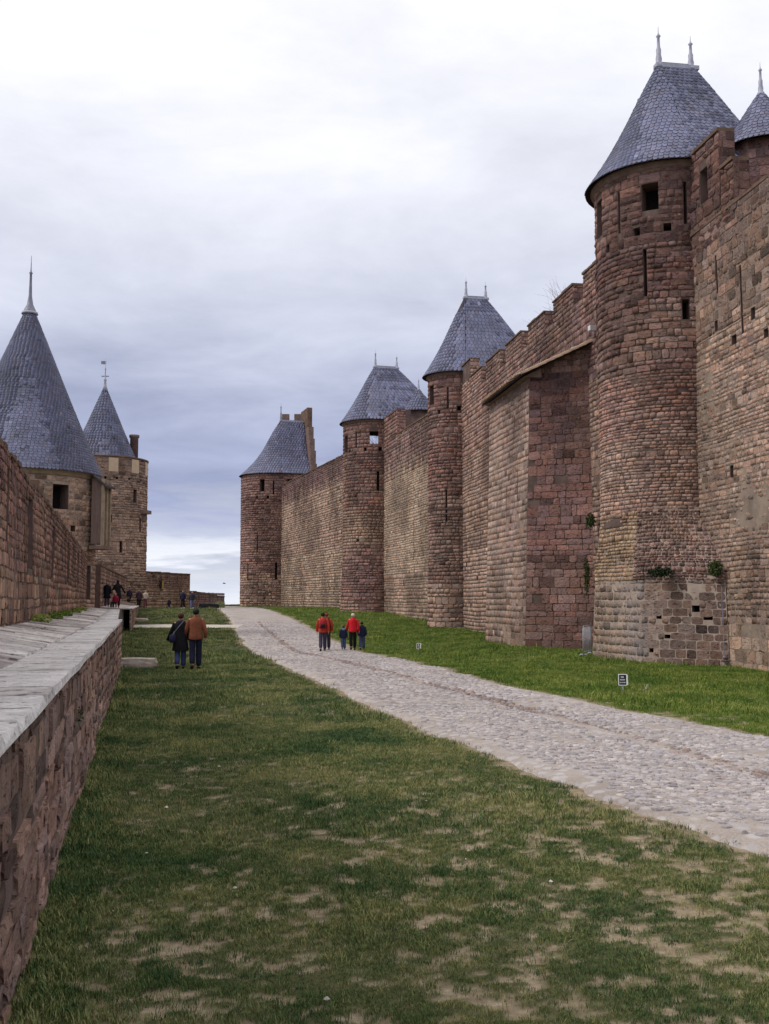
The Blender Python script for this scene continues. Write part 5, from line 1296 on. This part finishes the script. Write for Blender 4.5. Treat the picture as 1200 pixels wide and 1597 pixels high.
def bare_tree(name, label, base, h, seed, spread=.5, lim=5):
    rng = np.random.default_rng(seed); t = thing(name, label, 'tree', base); lst = []; tw = []
    def grow(p, d, ln, r, k):
        pts = [p]; n = 3
        for i in range(n): d = (d + Vector(rng.normal(0, .13, 3))).normalized(); p = p + d * ln / n; pts.append(p)
        (lst if k < 2 else tw).append(tube(pts, [r, r * .85, r * .7, r * .55], 5 if k < 3 else 3))
        if k < lim:
            for i in range(3 if k < 4 else 3):
                a = Vector(rng.normal(0, 1, 3)); a = (a - a.project(d)).normalized(); grow(pts[-1 if i < 2 else 2], (d + a * rng.uniform(.4, .9) * spread * 1.6 + Vector((0, 0, .15))).normalized(), ln * rng.uniform(.62, .8), r * .55, k + 1)
    grow(Vector(base), Vector((0, 0, 1)), h * .36, h * .018, 0)
    m = m_noise('bare_bark', (.17, .14, .13), (.27, .23, .21), 5)
    v, f = join_vf(lst); mesh_obj('trunk', v, f, m, t); v, f = join_vf(tw); o = mesh_obj('crown', v, f, m, t); return t
bare_tree('bare_tree', 'leafless tree whose twigs show above the wall beside the largest tower', (11.9, 62.0, 6.0), 13.1, 3, .5, 6)
bare_tree('bare_tree', 'leafless tree whose twigs show between the middle and slender towers', (4.3, 106.0, 6.0), 15.2, 8, .36, 6)

# ------------------------------------------------------------------ signs, barrier, litter
M_BLACK = m_noise('sign_black', (.012, .013, .02), (.02, .021, .03), 9, .1, .002, .5)
M_SIGNW = m_noise('sign_white', (.68, .68, .68), (.78, .78, .77), 12, .1, .002, .5)
M_STEEL = m_noise('galvanised_steel', (.30, .30, .33), (.42, .42, .46), 14, .1, .003, .45, spec=.5)
def sign(label, c, w, h, rz, tilt, lines):
    t = thing('lawn_sign', label, 'sign', c, rz, 'small black notices on the grass')
    def part(nm, x0, x1, y, z0, z1, th, mat, parent=t):
        V = [(x0, y, z0), (x1, y, z0), (x1, y, z1), (x0, y, z1)]; V += [(a, b + th, d) for a, b, d in V]
        V = [(a, b + math.tan(tilt) * d, d) for a, b, d in V]
        return mesh_obj(nm, V, [(0, 1, 2, 3), (7, 6, 5, 4), (0, 4, 5, 1), (1, 5, 6, 2), (2, 6, 7, 3), (3, 7, 4, 0)], mat, parent, world=False)
    z = .13
    p = part('panel', -w / 2, w / 2, 0, z, z + h, .03, M_BLACK)
    e = .014
    for a in ((-w / 2 - e, w / 2 + e, z + h, z + h + e), (-w / 2 - e, w / 2 + e, z - e, z), (-w / 2 - e, -w / 2, z, z + h), (w / 2, w / 2 + e + .02, z, z + h)):
        part('frame_bar', a[0], a[1], -.008, a[2], a[3], .05, M_SIGNW)
    part('post', -.02, .02, .012, -.05, z, .03, M_STEEL)
    rg = random.Random(5)
    for i, (wd, hh) in enumerate(lines):
        zc = z + h * (.78 - .27 * i); x = -wd / 2; ls = []
        while x < wd / 2 - .008:
            sw = rg.uniform(.010, .017); x1 = min(x + sw, wd / 2); y = math.tan(tilt) * zc - .003
            q = [(x, y, zc - hh / 2), (x1, y, zc - hh / 2), (x1, y, zc + hh / 2), (x, y, zc + hh / 2)]
            if rg.random() < .5: q = [(x, y, zc - hh / 2), (x1, y, zc - hh / 2), (x1 - .004, y, zc + hh / 2), (x + .003, y, zc + hh / 2)]
            ls.append((q + [(a_, b_ + .006, c_) for a_, b_, c_ in q], [(0, 1, 2, 3), (7, 6, 5, 4), (0, 4, 5, 1), (1, 5, 6, 2), (2, 6, 7, 3), (3, 7, 4, 0)])); x = x1 + .004
        v, f = join_vf(ls); mesh_obj('lettering', v, f, M_SIGNW, t, world=False)['kind'] = 'stuff'
# the print cannot be made out in the photograph: three rows of small white strokes
sign('black notice with white lettering on the grass in front of the largest tower', (5.22, 23.4, float(gz(5.22, 23.4))), .155, .215, R(-8), R(8), ((.075, .030), (.105, .030), (.125, .024)))
sign('small tilted notice on the grass, farther from the viewer, right of the walkers', (1.45, 46.0, float(gz(1.45, 46.0))), .17, .20, R(-35), R(10), ((.075, .030), (.105, .030), (.125, .024)))
# bent scrap beside the sign
lt = thing('lamp_stub', 'small bent pale metal scrap in the grass beside the nearer notice', 'scrap', (5.72, 23.55, 0))
v, f = tube([(5.60, 23.5, .03), (5.70, 23.52, .01), (5.76, 23.52, .05), (5.79, 23.5, .14)], [.012, .015, .025, .02], 6); mesh_obj('scrap', v, f, m_noise('dull_aluminium', (.30, .30, .24), (.42, .42, .36), 10), lt)
# crowd barrier
br = thing('crowd_barrier', 'grey metal crowd barrier standing end-on between buttress and largest tower', 'barrier', (6.95, 36.6, 0))
def bar(nm, pts, r, n=6): v, f = tube(pts, r, n); return mesh_obj(nm, v, f, M_STEEL, br, smooth=True)
bx0, bx1, by0, by1 = 6.78, 7.30, 36.35, 37.6
def bl(a, z): return (bx0 + (bx1 - bx0) * a, by0 + (by1 - by0) * a, z + float(gz(bx0, by0)))
bar('frame', [bl(0, .12), bl(0, 1.0), bl(.08, 1.1), bl(.92, 1.1), bl(1, 1.0), bl(1, .12)], .022); bar('lower_rail', [bl(0, .22), bl(1, .22)], .018)
for k in range(9): bar('upright', [bl(.1 + k * .1, .22), bl(.1 + k * .1, 1.09)], .009, 5)
for a in (0.0, 1.0):
    x, y, z = bl(a, .12); bar('foot', [(x - .22, y + .05, z - .12), (x - .1, y + .02, z + .02), (x + .1, y - .02, z + .02), (x + .22, y - .05, z - .12)], .02)
# drain pipe in the corner right of the tower foot
dp = thing('cable_pipe', 'thin grey pipe running down the wall beside the tower foot', 'pipe', (10.34, 31.6, 0))
v, f = tube([(10.12, 31.74, .25), (10.10, 31.78, 2.4)], .012, 6); mesh_obj('pipe', v, f, M_LEAD_D, dp)
v, f = tube([(10.12, 31.72, .3), (10.12, 31.8, .3)], .03, 6); mesh_obj('bracket', v, f, M_LEAD, dp)
# litter
for (x, y, lb, cc) in ((-3.1, 7.4, 'scrap of bluish litter in the dark grass near the low wall', (.30, .42, .45)), (-2.35, 7.3, 'tiny red scrap of litter on the lawn near the low wall', (.5, .06, .06)), (-2.9, 6.9, 'small brown scrap on the grass beside the bluish litter', (.3, .12, .08))):
    V = [(x - .03, y - .02, .035), (x + .035, y - .01, .04), (x + .025, y + .03, .055), (x - .02, y + .025, .03), (x, y, .06)]; z0 = float(gz(x, y)); V = [(a, b, c + z0) for a, b, c in V]
    o = mesh_obj('litter', V, [(0, 1, 4), (1, 2, 4), (2, 3, 4), (3, 0, 4), (3, 2, 1, 0)], m_noise('litter_paper', cc, tuple(q * 1.3 for q in cc), 20), origin='center'); tag(o, lb, 'litter')
# bird
bd = thing('bird', 'tiny dark bird flying in the pale sky above the far outer wall', 'bird', (-13.6, 90, 3.35))
v, f = tube([(-13.75, 90, 3.34), (-13.65, 90, 3.36), (-13.52, 90, 3.35), (-13.46, 90, 3.36)], [.008, .03, .03, .008], 6); mesh_obj('body', v, f, M_BLK, bd)
for s in (-1, 1): mesh_obj('wing', [(-13.68, 90, 3.36), (-13.58, 90, 3.36), (-13.6, 90 + s * .2, 3.43), (-13.68, 90 + s * .19, 3.43), (-13.63, 90, 3.39)], [(0, 1, 2, 3), (4, 3, 2), (0, 3, 4), (1, 4, 2)], M_BLK, bd)

# ------------------------------------------------------------------ people
MATS = {}
def pm(c, r=.85):
    k = tuple(c)
    if k not in MATS: MATS[k] = m_noise('cloth', tuple(x * .8 for x in c), tuple(min(1, x * 1.15) for x in c), 14, .35, .006, r)
    return MATS[k]
SKIN = m_noise('skin', (.42, .25, .18), (.50, .31, .23), 10, .1, .002, .6)
def skinned(name, verts, edges, radii, mat, parent, lvl=1, root=0):
    me = bpy.data.meshes.new(name); me.from_pydata([tuple(v) for v in verts], edges, []); me.materials.append(mat)
    o = bpy.data.objects.new(name, me); COL.objects.link(o)
    m = o.modifiers.new('skin', 'SKIN'); m.use_smooth_shade = True
    for i, r in enumerate(radii):
        s = me.skin_vertices[0].data[i]; s.radius = (r, r) if not hasattr(r, '__len__') else r; s.use_root = False
    me.skin_vertices[0].data[root].use_root = True
    # every loose finger chain needs a root of its own
    o.modifiers.new('sub', 'SUBSURF').levels = lvl; o.modifiers['sub'].render_levels = lvl
    dg = bpy.context.evaluated_depsgraph_get(); nm = bpy.data.meshes.new_from_object(o.evaluated_get(dg)); nm.name = name
    bpy.data.objects.remove(o); nm.materials.clear(); nm.materials.append(mat)
    nm.polygons.foreach_set('use_smooth', [True] * len(nm.polygons))
    o = bpy.data.objects.new(name, nm); return link(o, parent)
def rings(name, rg, mat, parent, n=14):
    """rg: (z, cx, cy, rx, ry)"""
    V = []; F = []
    for z, cx, cy, rx, ry in rg:
        for i in range(n): a = 2 * math.pi * i / n; V.append((cx + rx * math.cos(a), cy + ry * math.sin(a), z + .012 * math.sin(3 * a + z * 5) * (1 if rx > .1 else 0)))
    for j in range(len(rg) - 1):
        for i in range(n): F.append((j*n+i, j*n+(i+1) % n, (j+1)*n+(i+1) % n, (j+1)*n+i))
    F.append(tuple(range(n))[::-1]); F.append(tuple((len(rg)-1)*n + i for i in range(n)))
    return mesh_obj(name, V, F, mat, parent, smooth=True, world=False)
def person(label, loc, rz, h, top, legs, hair, shoes=(.02, .02, .02), coat=0, stride=.16, group=None, bag=None, longhair=False, hood=None, arms=(0, 0), sit=False, slim=1.0, collar=None, sc=1):
    k = h / 1.70; t = thing('person', label, 'person', loc, rz, group)
    def S(v): return [tuple(c * k for c in p) for p in v]
    dz = -.42 if sit else 0
    s = stride
    # legs : (ankle, knee, hip) ; the right one forward
    def leg(sx, st):
        hip = (sx * .085, 0, .90 + dz)
        if sit: return [hip, (sx * .1, .40, .50 + 0), (sx * .1, .42, .09), (sx * .1, .56, .04)]
        if st >= 0: return [hip, (sx * .09, st * .62, .48), (sx * .085, st, .085), (sx * .09, st + .15, .035)]
        return [hip, (sx * .09, st * .25 + .03, .48), (sx * .085, st, .15), (sx * .09, st + .10, .035)]
    def arm(sx, sw, out=0):
        return [(sx * .175, 0, 1.385 + dz), (sx * (.235 + out * .3), -.02 + sw * .3, 1.12 + dz), (sx * (.25 + out), .03 + sw, .88 + dz), (sx * (.25 + out), .05 + sw * 1.15, .81 + dz)]
    sr, sl = arms; lg = [leg(-1, -s), leg(1, s)]; am = [arm(-1, s * .9, sl), arm(1, -s * .9, sr)]
    V = [(0, 0, .95 + dz), (0, .0, 1.12 + dz), (0, 0, 1.30 + dz), (0, -.01, 1.43 + dz), (0, 0, 1.50 + dz), (0, .01, 1.575 + dz), (0, .005, 1.655 + dz)]
    E_ = [(0, 1), (1, 2), (2, 3), (3, 4), (4, 5), (5, 6)]; Rr = [(.13, .10), (.12, .09), (.14, .10), (.055, .055), (.055, .06), (.078, .092), (.055, .065)]
    # nose and ears
    b = len(V); V += [(0, .108, 1.555 + dz), (-.083, 0, 1.56 + dz), (.083, 0, 1.56 + dz)]; E_ += [(5, b), (5, b + 1), (5, b + 2)]; Rr += [(.014, .02), (.012, .022), (.012, .022)]
    for side in (0, 1):
        b = len(V); V += lg[side]; E_ += [(0, b), (b, b + 1), (b + 1, b + 2), (b + 2, b + 3)]; Rr += [.085, .055, .038, .035]
        b = len(V); V += am[side]; E_ += [(2, b), (b, b + 1), (b + 1, b + 2), (b + 2, b + 3)]; Rr += [.05, .038, .026, (.036, .018)]
    body = skinned('body', S(V), E_, [tuple(x * k for x in r) if hasattr(r, '__len__') else r * k for r in Rr], SKIN, t)
    # five fingers on each hand, curled, joined into the body mesh
    bmx = bmesh.new(); bmx.from_mesh(body.data)
    for side, sx in ((0, -1), (1, 1)):
        w = Vector(am[side][3])
        for fi, (fy, ln) in enumerate(((.028, .055), (.010, .070), (-.008, .074), (-.026, .066), (-.042, .052))):
            thumb = fi == 0
            p0 = w + Vector((0, fy * .8, .01)); p1 = p0 + Vector((-sx * .004, .03 if thumb else 0, -ln * .55)); p2 = p1 + Vector((-sx * .016, .008, -ln * .42))
            v, f = tube([p * k for p in (p0, p1, p2)], [.0095 * k, .0085 * k, .006 * k], 5)
            vs = [bmx.verts.new(q) for q in v]
            for q in f: bmx.faces.new([vs[i] for i in q])
    bmx.to_mesh(body.data); bmx.free()
    # trousers
    for side in (0, 1): pass
    V = [(0, 0, .97 + dz)]; E_ = []; Rr = [(.12, .085)]
    for side in (0, 1):
        b = len(V); q = lg[side]; V += [q[0], q[1], (q[2][0], q[2][1], q[2][2] + .0)]; E_ += [(0, b), (b, b + 1), (b + 1, b + 2)]; Rr += [.098 * slim, .088 * slim, .080 * slim]
    skinned('trousers', S(V), E_, [tuple(x * k for x in r) if hasattr(r, '__len__') else r * k for r in Rr], pm(legs), t)
    for side in (0, 1):
        q = lg[side]; an, to = Vector(q[2]), Vector(q[3])
        o = skinned('shoe', S([(an.x, an.y - .055, max(an.z - .045, .04)), (an.x, an.y + .02, max(an.z - .05, .045)), tuple(to + Vector((0, .02, .005)))]), [(0, 1), (1, 2)], [.050 * k, .055 * k, .045 * k], pm(shoes), t)
    # jacket : torso rings and sleeves in one mesh
    z0 = .86 if not coat else .90 - coat
    lo = [] if not coat else [(z0, 0, 0, .245, .19), (z0 + .02, 0, 0, .25, .195), (.80, 0, 0, .215, .17)]
    if not coat: lo = [(z0 - .03, 0, 0, .195, .15), (z0 - .01, 0, 0, .20, .158)]
    rg = lo + [(.98, 0, 0, .19, .152), (1.10, 0, 0, .18, .135), (1.24, 0, 0, .195, .145), (1.34, 0, 0, .20, .14), (1.405, 0, -.005, .165, .115), (1.44, 0, -.005, .095, .09), (1.475, 0, -.005, .07, .07)]
    jk = rings('jacket' if not coat else 'coat', [((z + dz) * k, cx * k, cy * k, rx * k * slim, ry * k * slim) for z, cx, cy, rx, ry in rg], pm(top), t)
    bmx = bmesh.new(); bmx.from_mesh(jk.data)
    for q in am:
        mid = [Vector(x) for x in q]
        pts = [mid[0] + Vector((-.05 * (1 if q[0][0] > 0 else -1), 0, .0)), mid[0] + Vector((0, 0, -.03)), mid[1], mid[2] + (mid[2] - mid[1]) * .02]
        v, f = tube([p * k for p in pts], [.05 * k, .068 * k, .058 * k, .050 * k], 10); vs = [bmx.verts.new(x) for x in v]
        for x in f: fc = bmx.faces.new([vs[i] for i in x]); fc.smooth = True
    bmx.to_mesh(jk.data); bmx.free()
    # hair
    hz = 1.585 + dz
    hr = [(hz + .088, 0, -.005, .03, .035), (hz + .072, 0, -.008, .065, .075), (hz + .035, 0, -.026, .088, .092), (hz - .015, 0, -.058, .086, .058), (hz - .065, 0, -.062, .070, .042)]
    if longhair: hr += [(hz - .13, 0, -.055, .075, .05), (hz - .19, 0, -.05, .06, .035)]
    rings('hair', [(z * k, cx * k, cy * k, rx * k, ry * k) for z, cx, cy, rx, ry in hr[::-1]], pm(hair, .7), t)
    for sx in (-1, 1):
        p = Vector((sx * .03, .088, 1.585 + dz)) * k
        v, f = tube([p - Vector((0, .006, 0)), p + Vector((0, .004, 0))], [.010 * k, .007 * k], 6); mesh_obj('eye', v, f, M_BLACK, t, world=False)
    p = Vector((0, .088, 1.523 + dz)) * k; v, f = tube([p + Vector((-.02, 0, 0)), p + Vector((.02, 0, 0))], .005 * k, 5); mesh_obj('mouth', v, f, pm((.35, .12, .1)), t, world=False)
    if hood: rings('hood', [(z * k, 0, cy * k, rx * k, ry * k) for z, cy, rx, ry in ((1.34 + dz, -.10, .06, .03), (1.38 + dz, -.11, .11, .06), (1.45 + dz, -.09, .12, .07), (1.50 + dz, -.06, .09, .05))], pm(hood), t)
    if collar: rings('collar', [((1.40 + dz) * k, 0, 0, .12 * k, .10 * k), ((1.46 + dz) * k, 0, -.005 * k, .088 * k, .085 * k), ((1.475 + dz) * k, 0, -.005 * k, .075 * k, .075 * k)], pm(collar), t)
    return t, k
def bagobj(name, label, loc, rz, h, kind, c1, c2, cat='bag'):
    """bags carried on the back or side, placed in the wearer's frame"""
    k = h / 1.7; t = thing(name, label, cat, loc, rz)
    if kind == 'back':
        rings('pack', [(z * k, 0, cy * k, rx * k, ry * k) for z, cy, rx, ry in ((.98, -.20, .09, .05), (1.0, -.22, .14, .09), (1.12, -.23, .155, .10), (1.26, -.22, .15, .09), (1.36, -.19, .12, .06), (1.40, -.17, .06, .03))], pm(c1), t)
        rings('pocket', [(z * k, 0, cy * k, rx * k, ry * k) for z, cy, rx, ry in ((1.02, -.30, .07, .03), (1.05, -.315, .10, .05), (1.16, -.315, .10, .045), (1.19, -.30, .06, .02))], pm(c2), t)
        for sx in (-1, 1):
            v, f = tube([(sx * .10 * k, -.15 * k, 1.36 * k), (sx * .115 * k, -.02 * k, 1.455 * k), (sx * .12 * k, .125 * k, 1.33 * k), (sx * .15 * k, .10 * k, 1.12 * k), (sx * .17 * k, -.12 * k, 1.03 * k)], .018 * k, 6); mesh_obj('strap', v, f, pm(c1), t, world=False)
    else:
        sx = -1 if kind == 'left' else 1
        rings('pouch', [(z * k, sx * .23 * k, -.10 * k, rx * k, ry * k) for z, rx, ry in ((.80, .05, .06), (.82, .09, .11), (.93, .10, .12), (1.02, .085, .10), (1.05, .04, .05))], pm(c1), t)
        v, f = tube([(sx * .23 * k, -.12 * k, 1.03 * k), (sx * .08 * k, -.175 * k, 1.24 * k), (-sx * .08 * k, -.11 * k, 1.43 * k), (-sx * .08 * k, .02 * k, 1.47 * k), (-sx * .05 * k, .14 * k, 1.36 * k), (sx * .15 * k, .17 * k, 1.1 * k), (sx * .22 * k, .05 * k, 1.0 * k)], .012 * k, 6); mesh_obj('strap', v, f, pm(c2), t, world=False)
    return t
def G(x, y): return (x, y, float(gz(x, y)) + .01)
DK = (.012, .012, .016); NV = (.020, .024, .060); JEAN = (.05, .065, .17)
# couple on the lawn
p = G(-5.82, 30.4); person('person in a long black coat and blue jeans walking away on the lawn', p, R(8), 1.63, DK, JEAN, (.05, .018, .016), coat=.34, stride=.12, arms=(0, .13), shoes=(.015, .015, .02), collar=(.10, .05, .09))
bagobj('shoulder_bag', 'dark blue shoulder bag on the back of the person in the long black coat', p, R(8), 1.63, 'left', (.022, .022, .06), (.16, .16, .22))
person('person in a rust-brown jacket and dark trousers walking away arm in arm on the lawn', G(-5.38, 30.35), R(10), 1.76, (.215, .075, .042), (.018, .018, .045), (.014, .012, .014), stride=.10, shoes=(.05, .015, .02), arms=(.02, .05))
# family on the road
p = G(-2.62, 45.2); person('person in a red-orange jacket and grey trousers with a backpack on the road', p, R(3), 1.68, (.48, .055, .03), (.055, .05, .085), (.016, .012, .014), stride=.20, shoes=(.02, .02, .03))
bagobj('backpack', 'red and black backpack worn by the person in the red-orange jacket', p, R(3), 1.68, 'back', (.30, .02, .03), (.02, .015, .02))
p = G(-2.50, 46.0); person('person half hidden beyond the red-orange jacket, in a dull red top', p, R(-4), 1.64, (.36, .045, .03), (.05, .04, .06), (.2, .04, .03), stride=.12)
bagobj('backpack', 'plain black backpack worn by the half hidden walker', p, R(-4), 1.64, 'back', (.015, .014, .018), (.02, .02, .03))
person('small child in a dark blue jacket and light jeans, left of the bright red jacket', G(-1.78, 46.2), R(5), 1.08, NV, (.09, .12, .22), (.05, .03, .03), stride=.12, hood=(.16, .18, .30), shoes=(.02, .02, .03), slim=1.15)
person('person with white hair in a bright red jacket and black trousers', G(-1.37, 46.2), R(4), 1.62, (.62, .018, .03), DK, (.62, .52, .42), stride=.12, arms=(.03, .03))
person('taller child in a navy jacket and jeans, right of the bright red jacket', G(-.98, 46.4), R(-6), 1.25, NV, (.07, .09, .18), (.03, .02, .02), stride=.14, slim=1.1)
# far pair coming towards the viewer and one beyond the crest
person('person in a navy jacket, black trousers and white shoes coming over the far crest', G(-18.7, 98.5), R(176), 1.76, NV, DK, (.12, .05, .04), stride=.12, shoes=(.7, .7, .7))
person('person in a dark jacket and faded jeans with white shoes at the far crest', G(-17.75, 98.0), R(186), 1.66, (.03, .034, .06), (.13, .15, .28), (.2, .1, .07), stride=.14, shoes=(.7, .7, .7), arms=(.06, .06))
person('child in dark clothes standing alone at the crest below the far outer wall', (-21.3, 105.0, .85), R(160), 1.30, (.03, .028, .045), (.06, .08, .12), (.10, .05, .05), stride=.05)
# people near the terrace end
person('person in a long dark coat standing by the dark parapet at the terrace end', (-17.3, 66.2, 1.50), R(175), 1.66, DK, (.07, .06, .10), (.07, .03, .03), coat=.3, stride=.06)
p = (-16.55, 65.8, 1.50); person('tall person in black bending slightly at the terrace end with a tan bag', p, R(20), 1.74, DK, DK, (.016, .013, .03), coat=.36, stride=.1, longhair=True, arms=(.2, .05))
bagobj('shoulder_bag', 'tan shoulder bag carried by the tall person in black at the terrace end', p, R(20), 1.74, 'left', (.46, .30, .22), (.06, .04, .04))
person('child in a crimson jacket sitting at the terrace end before the person in black', (-16.45, 64.9, 1.42), R(160), 1.35, (.28, .015, .04), DK, (.25, .12, .09), sit=True, stride=.1)
person('person in dark top and skirt-length coat standing by the far round tower', (-22.9, 99.0, 1.25), R(200), 1.74, (.06, .03, .05), (.02, .018, .03), (.05, .03, .03), coat=.2, stride=.06)
person('person in a cream patterned top standing by the far round tower', (-22.2, 98.6, 1.25), R(170), 1.62, (.52, .42, .34), (.20, .07, .09), (.5, .4, .3), stride=.06)
person('person in black crouching on the wall edge near the far round tower', (-22.9, 95.0, 1.15), R(100), 1.55, DK, DK, (.02, .015, .015), sit=True, stride=.06)
person('person in a dark jacket sitting on the low wall past the stone slab', (-23.3, 97.0, 1.9), R(190), 1.6, (.05, .03, .06), DK, (.03, .02, .02), sit=True, stride=.06)
person('person in grey with pale cap standing behind the stone slab', (-24.6, 99.0, 1.35), R(170), 1.5, (.05, .035, .045), DK, (.35, .3, .28), stride=.05)
